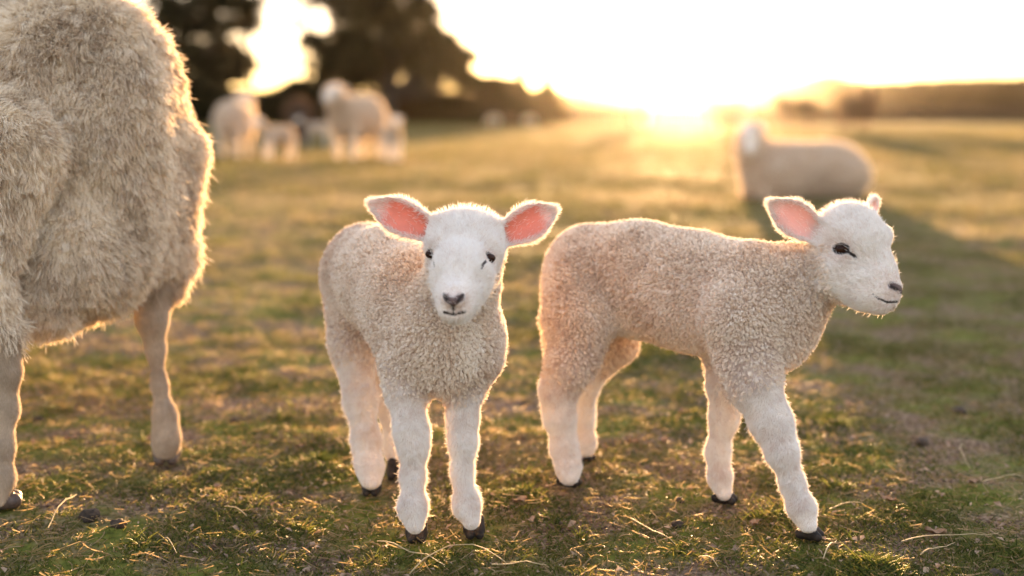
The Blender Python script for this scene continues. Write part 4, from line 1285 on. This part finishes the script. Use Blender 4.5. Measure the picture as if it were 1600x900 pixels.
# ------------------------------------------------------------------ straws, dead leaves and clods one can pick out
def straw(pxs, label, r=.0009):
    P = np.array([ground_at(*p) for p in pxs])
    n = 9
    t = np.linspace(0, len(P) - 1, n)
    path = np.stack([np.interp(t, range(len(P)), P[:, k]) for k in range(3)], 1)
    for _ in range(2): path[1:-1] = path[1:-1] * .5 + (path[:-2] + path[2:]) * .25
    path[:, 2] = ground_h(path[:, 0], path[:, 1]) + .010 + .006 * np.sin(np.linspace(0, 3.14, n))
    V, F = tube(path, r * np.linspace(1, .55, n), 6)
    base = path[0].copy(); base[2] = 0
    V = V - base
    o = np_mesh('straw_stalk', V, F, M['straw'])
    o.location = tuple(base)
    tag(o, label, 'straw', 'dry straw stalks on the grass')
for pxs, lb in (([(75, 828), (98, 800), (120, 779)], 'thin straw leaning on the grass at the far left, below the ewe'),
                ([(590, 850), (640, 870), (695, 886)], 'long pale straw running right from below the facing lamb'),
                ([(640, 897), (697, 862), (745, 870), (795, 884)], 'bent straw at the bottom edge, below the facing lamb'),
                ([(985, 815), (1020, 832), (1055, 850)], 'straight straw on the grass beneath the belly of the walking lamb'),
                ([(1296, 797), (1322, 792), (1348, 790)], 'short thick straw just right of the reaching front leg'),
                ([(1503, 694), (1498, 712), (1516, 732)], 'curved pale straw standing out in the grass on the right'),
                ([(1408, 847), (1480, 842), (1560, 838)], 'long straw lying level near the lower right corner'),
                ([(1438, 868), (1465, 860), (1492, 851)], 'straw slanting up, below the long level one at lower right'),
                ([(1286, 879), (1296, 864), (1307, 848)], 'short straw tilted beside the front hoof of the walking lamb'),
                ([(1536, 764), (1570, 756), (1602, 745)], 'dark thin straw touching the right edge of the picture'),
                ([(768, 888), (812, 887), (856, 890)], 'pale straw lying level on the bottom edge, between the two lambs'),
                ([(352, 797), (368, 805), (386, 812)], 'small bright straw on the grass left of the facing lamb'),
                ([(252, 842), (264, 852), (276, 866)], 'small straw crossing the grass near the lower left'),
                ([(1210, 640), (1216, 655), (1222, 668)], 'tiny straw close to the knee of the walking lamb'),
                ([(1092, 878), (1108, 884), (1122, 893)], 'short straw at the bottom edge, under the walking lamb')):
    straw(pxs, lb)

def dead_leaf(px, py, size, label, seed):
    rg = np.random.default_rng(seed)
    g = ground_at(px, py)
    n, m = 9, 5
    u = np.linspace(-1, 1, n); v = np.linspace(-1, 1, m)
    U, W_ = np.meshgrid(u, v, indexing='ij')
    wd = .5 * np.sqrt(np.clip(1 - U ** 2, .02, 1)) * (1 + .18 * np.sin(U * 9 + seed))
    a = rg.random() * 6.28
    X = U * size; Y = W_ * wd * size
    Z = .25 * size * (W_ ** 2 + .8 * U ** 2) + .10 * size * np.sin(U * 5 + W_ * 4 + seed) + .006
    x = X * math.cos(a) - Y * math.sin(a); y = X * math.sin(a) + Y * math.cos(a)
    V = np.stack([x, y, Z], -1).reshape(-1, 3)
    V2 = V - (0, 0, .0006)
    i, j = np.meshgrid(range(n - 1), range(m - 1), indexing='ij')
    q = (i * m + j).ravel()
    F = np.stack([q, q + m, q + m + 1, q + 1], 1)
    Fb = F[:, ::-1] + n * m
    rim = [k * m for k in range(n)] + [(n - 1) * m + k for k in range(1, m)] + [k * m + m - 1 for k in range(n - 2, -1, -1)] + [k for k in range(m - 2, 0, -1)]
    S = [(rim[k], rim[(k + 1) % len(rim)], rim[(k + 1) % len(rim)] + n * m, rim[k] + n * m) for k in range(len(rim))]
    o = np_mesh('dead_leaf', np.concatenate([V, V2]), np.concatenate([F, Fb, np.array(S)]), M['dry_leaf'])
    o.location = (g[0], g[1], float(ground_h(np.array([g[0]]), np.array([g[1]]))[0]) + .004)
    tag(o, label, 'leaf', 'dead leaves on the grass')
for k, (px, py, s, lb) in enumerate(((1326, 636, .016, 'orange dead leaf on the grass right of the walking lamb, largest there'), (1302, 662, .009, 'small dead leaf just below the orange one'),
        (812, 792, .014, 'curled dead leaf between the two lambs, near the bottom'), (990, 690, .012, 'dead leaf under the belly of the walking lamb, left one'),
        (1038, 694, .014, 'broad dead leaf under the belly of the walking lamb, right one'), (946, 698, .010, 'little dead leaf beside the hind hooves of the walking lamb'),
        (1065, 646, .011, 'pale dead leaf farther back under the walking lamb'), (1178, 822, .012, 'dead leaf left of the reaching front hoof'),
        (235, 690, .012, 'dead leaf by the hoof of the ewe'), (110, 690, .012, 'brown dead leaf on the grass between the legs of the ewe'),
        (340, 770, .010, 'dead leaf on the grass right of the ewe hoof'), (1388, 786, .013, 'dead leaf low on the right beside the short thick straw'),
        (1520, 765, .012, 'pale dead leaf near the dark thin straw'), (470, 702, .010, 'small dead leaf left of the hind leg of the facing lamb'),
        (1462, 833, .015, 'crumpled pale leaf resting above the long level straw'))):
    dead_leaf(px, py, s, lb, 50 + k)

def clod(px, py, s, label, seed):
    import bmesh
    rg = np.random.default_rng(seed)
    bm = bmesh.new(); bmesh.ops.create_icosphere(bm, subdivisions=3, radius=1)
    V = np.array([v.co for v in bm.verts]); F = np.array([[v.index for v in f.verts] for f in bm.faces]); bm.free()
    V = V * (1 + .28 * vnoise(V + seed, 1.6, 3) + .16 * vnoise(V + seed, 4.5, 4))[:, None] * np.array((1.1, .9, .62)) * s
    g = ground_at(px, py)
    o = np_mesh('clod', V, F, M['clod'])
    o.location = (g[0], g[1], float(ground_h(np.array([g[0]]), np.array([g[1]]))[0]) + s * .35)
    o.rotation_euler = (0, 0, rg.random() * 6)
    tag(o, label, 'clod', 'dark clods in the grass')
for k, (px, py, s, lb) in enumerate(((368, 652, .012, 'dark clod on the grass between the ewe and the facing lamb'), (1062, 780, .008, 'upper one of two small dark clods under the walking lamb'),
        (1060, 816, .009, 'lower one of two small dark clods under the walking lamb'), (940, 738, .008, 'dark pellet right beside the hind hooves of the walking lamb'),
        (140, 805, .016, 'flat dark clod at lower left below the ewe'), (185, 822, .011, 'dark clod just right of the flat one at lower left'),
        (1558, 890, .010, 'dark stone-like clod in the lower right corner'), (1440, 690, .013, 'dark clod on the right behind the curved straw'),
        (1018, 652, .008, 'dark pellet farther back beneath the walking lamb'), (60, 650, .010, 'dark clod near the left leg of the ewe'),
        (1500, 640, .014, 'low dark clod in the blurred grass at right'))):
    clod(px, py, s, lb, 90 + k)
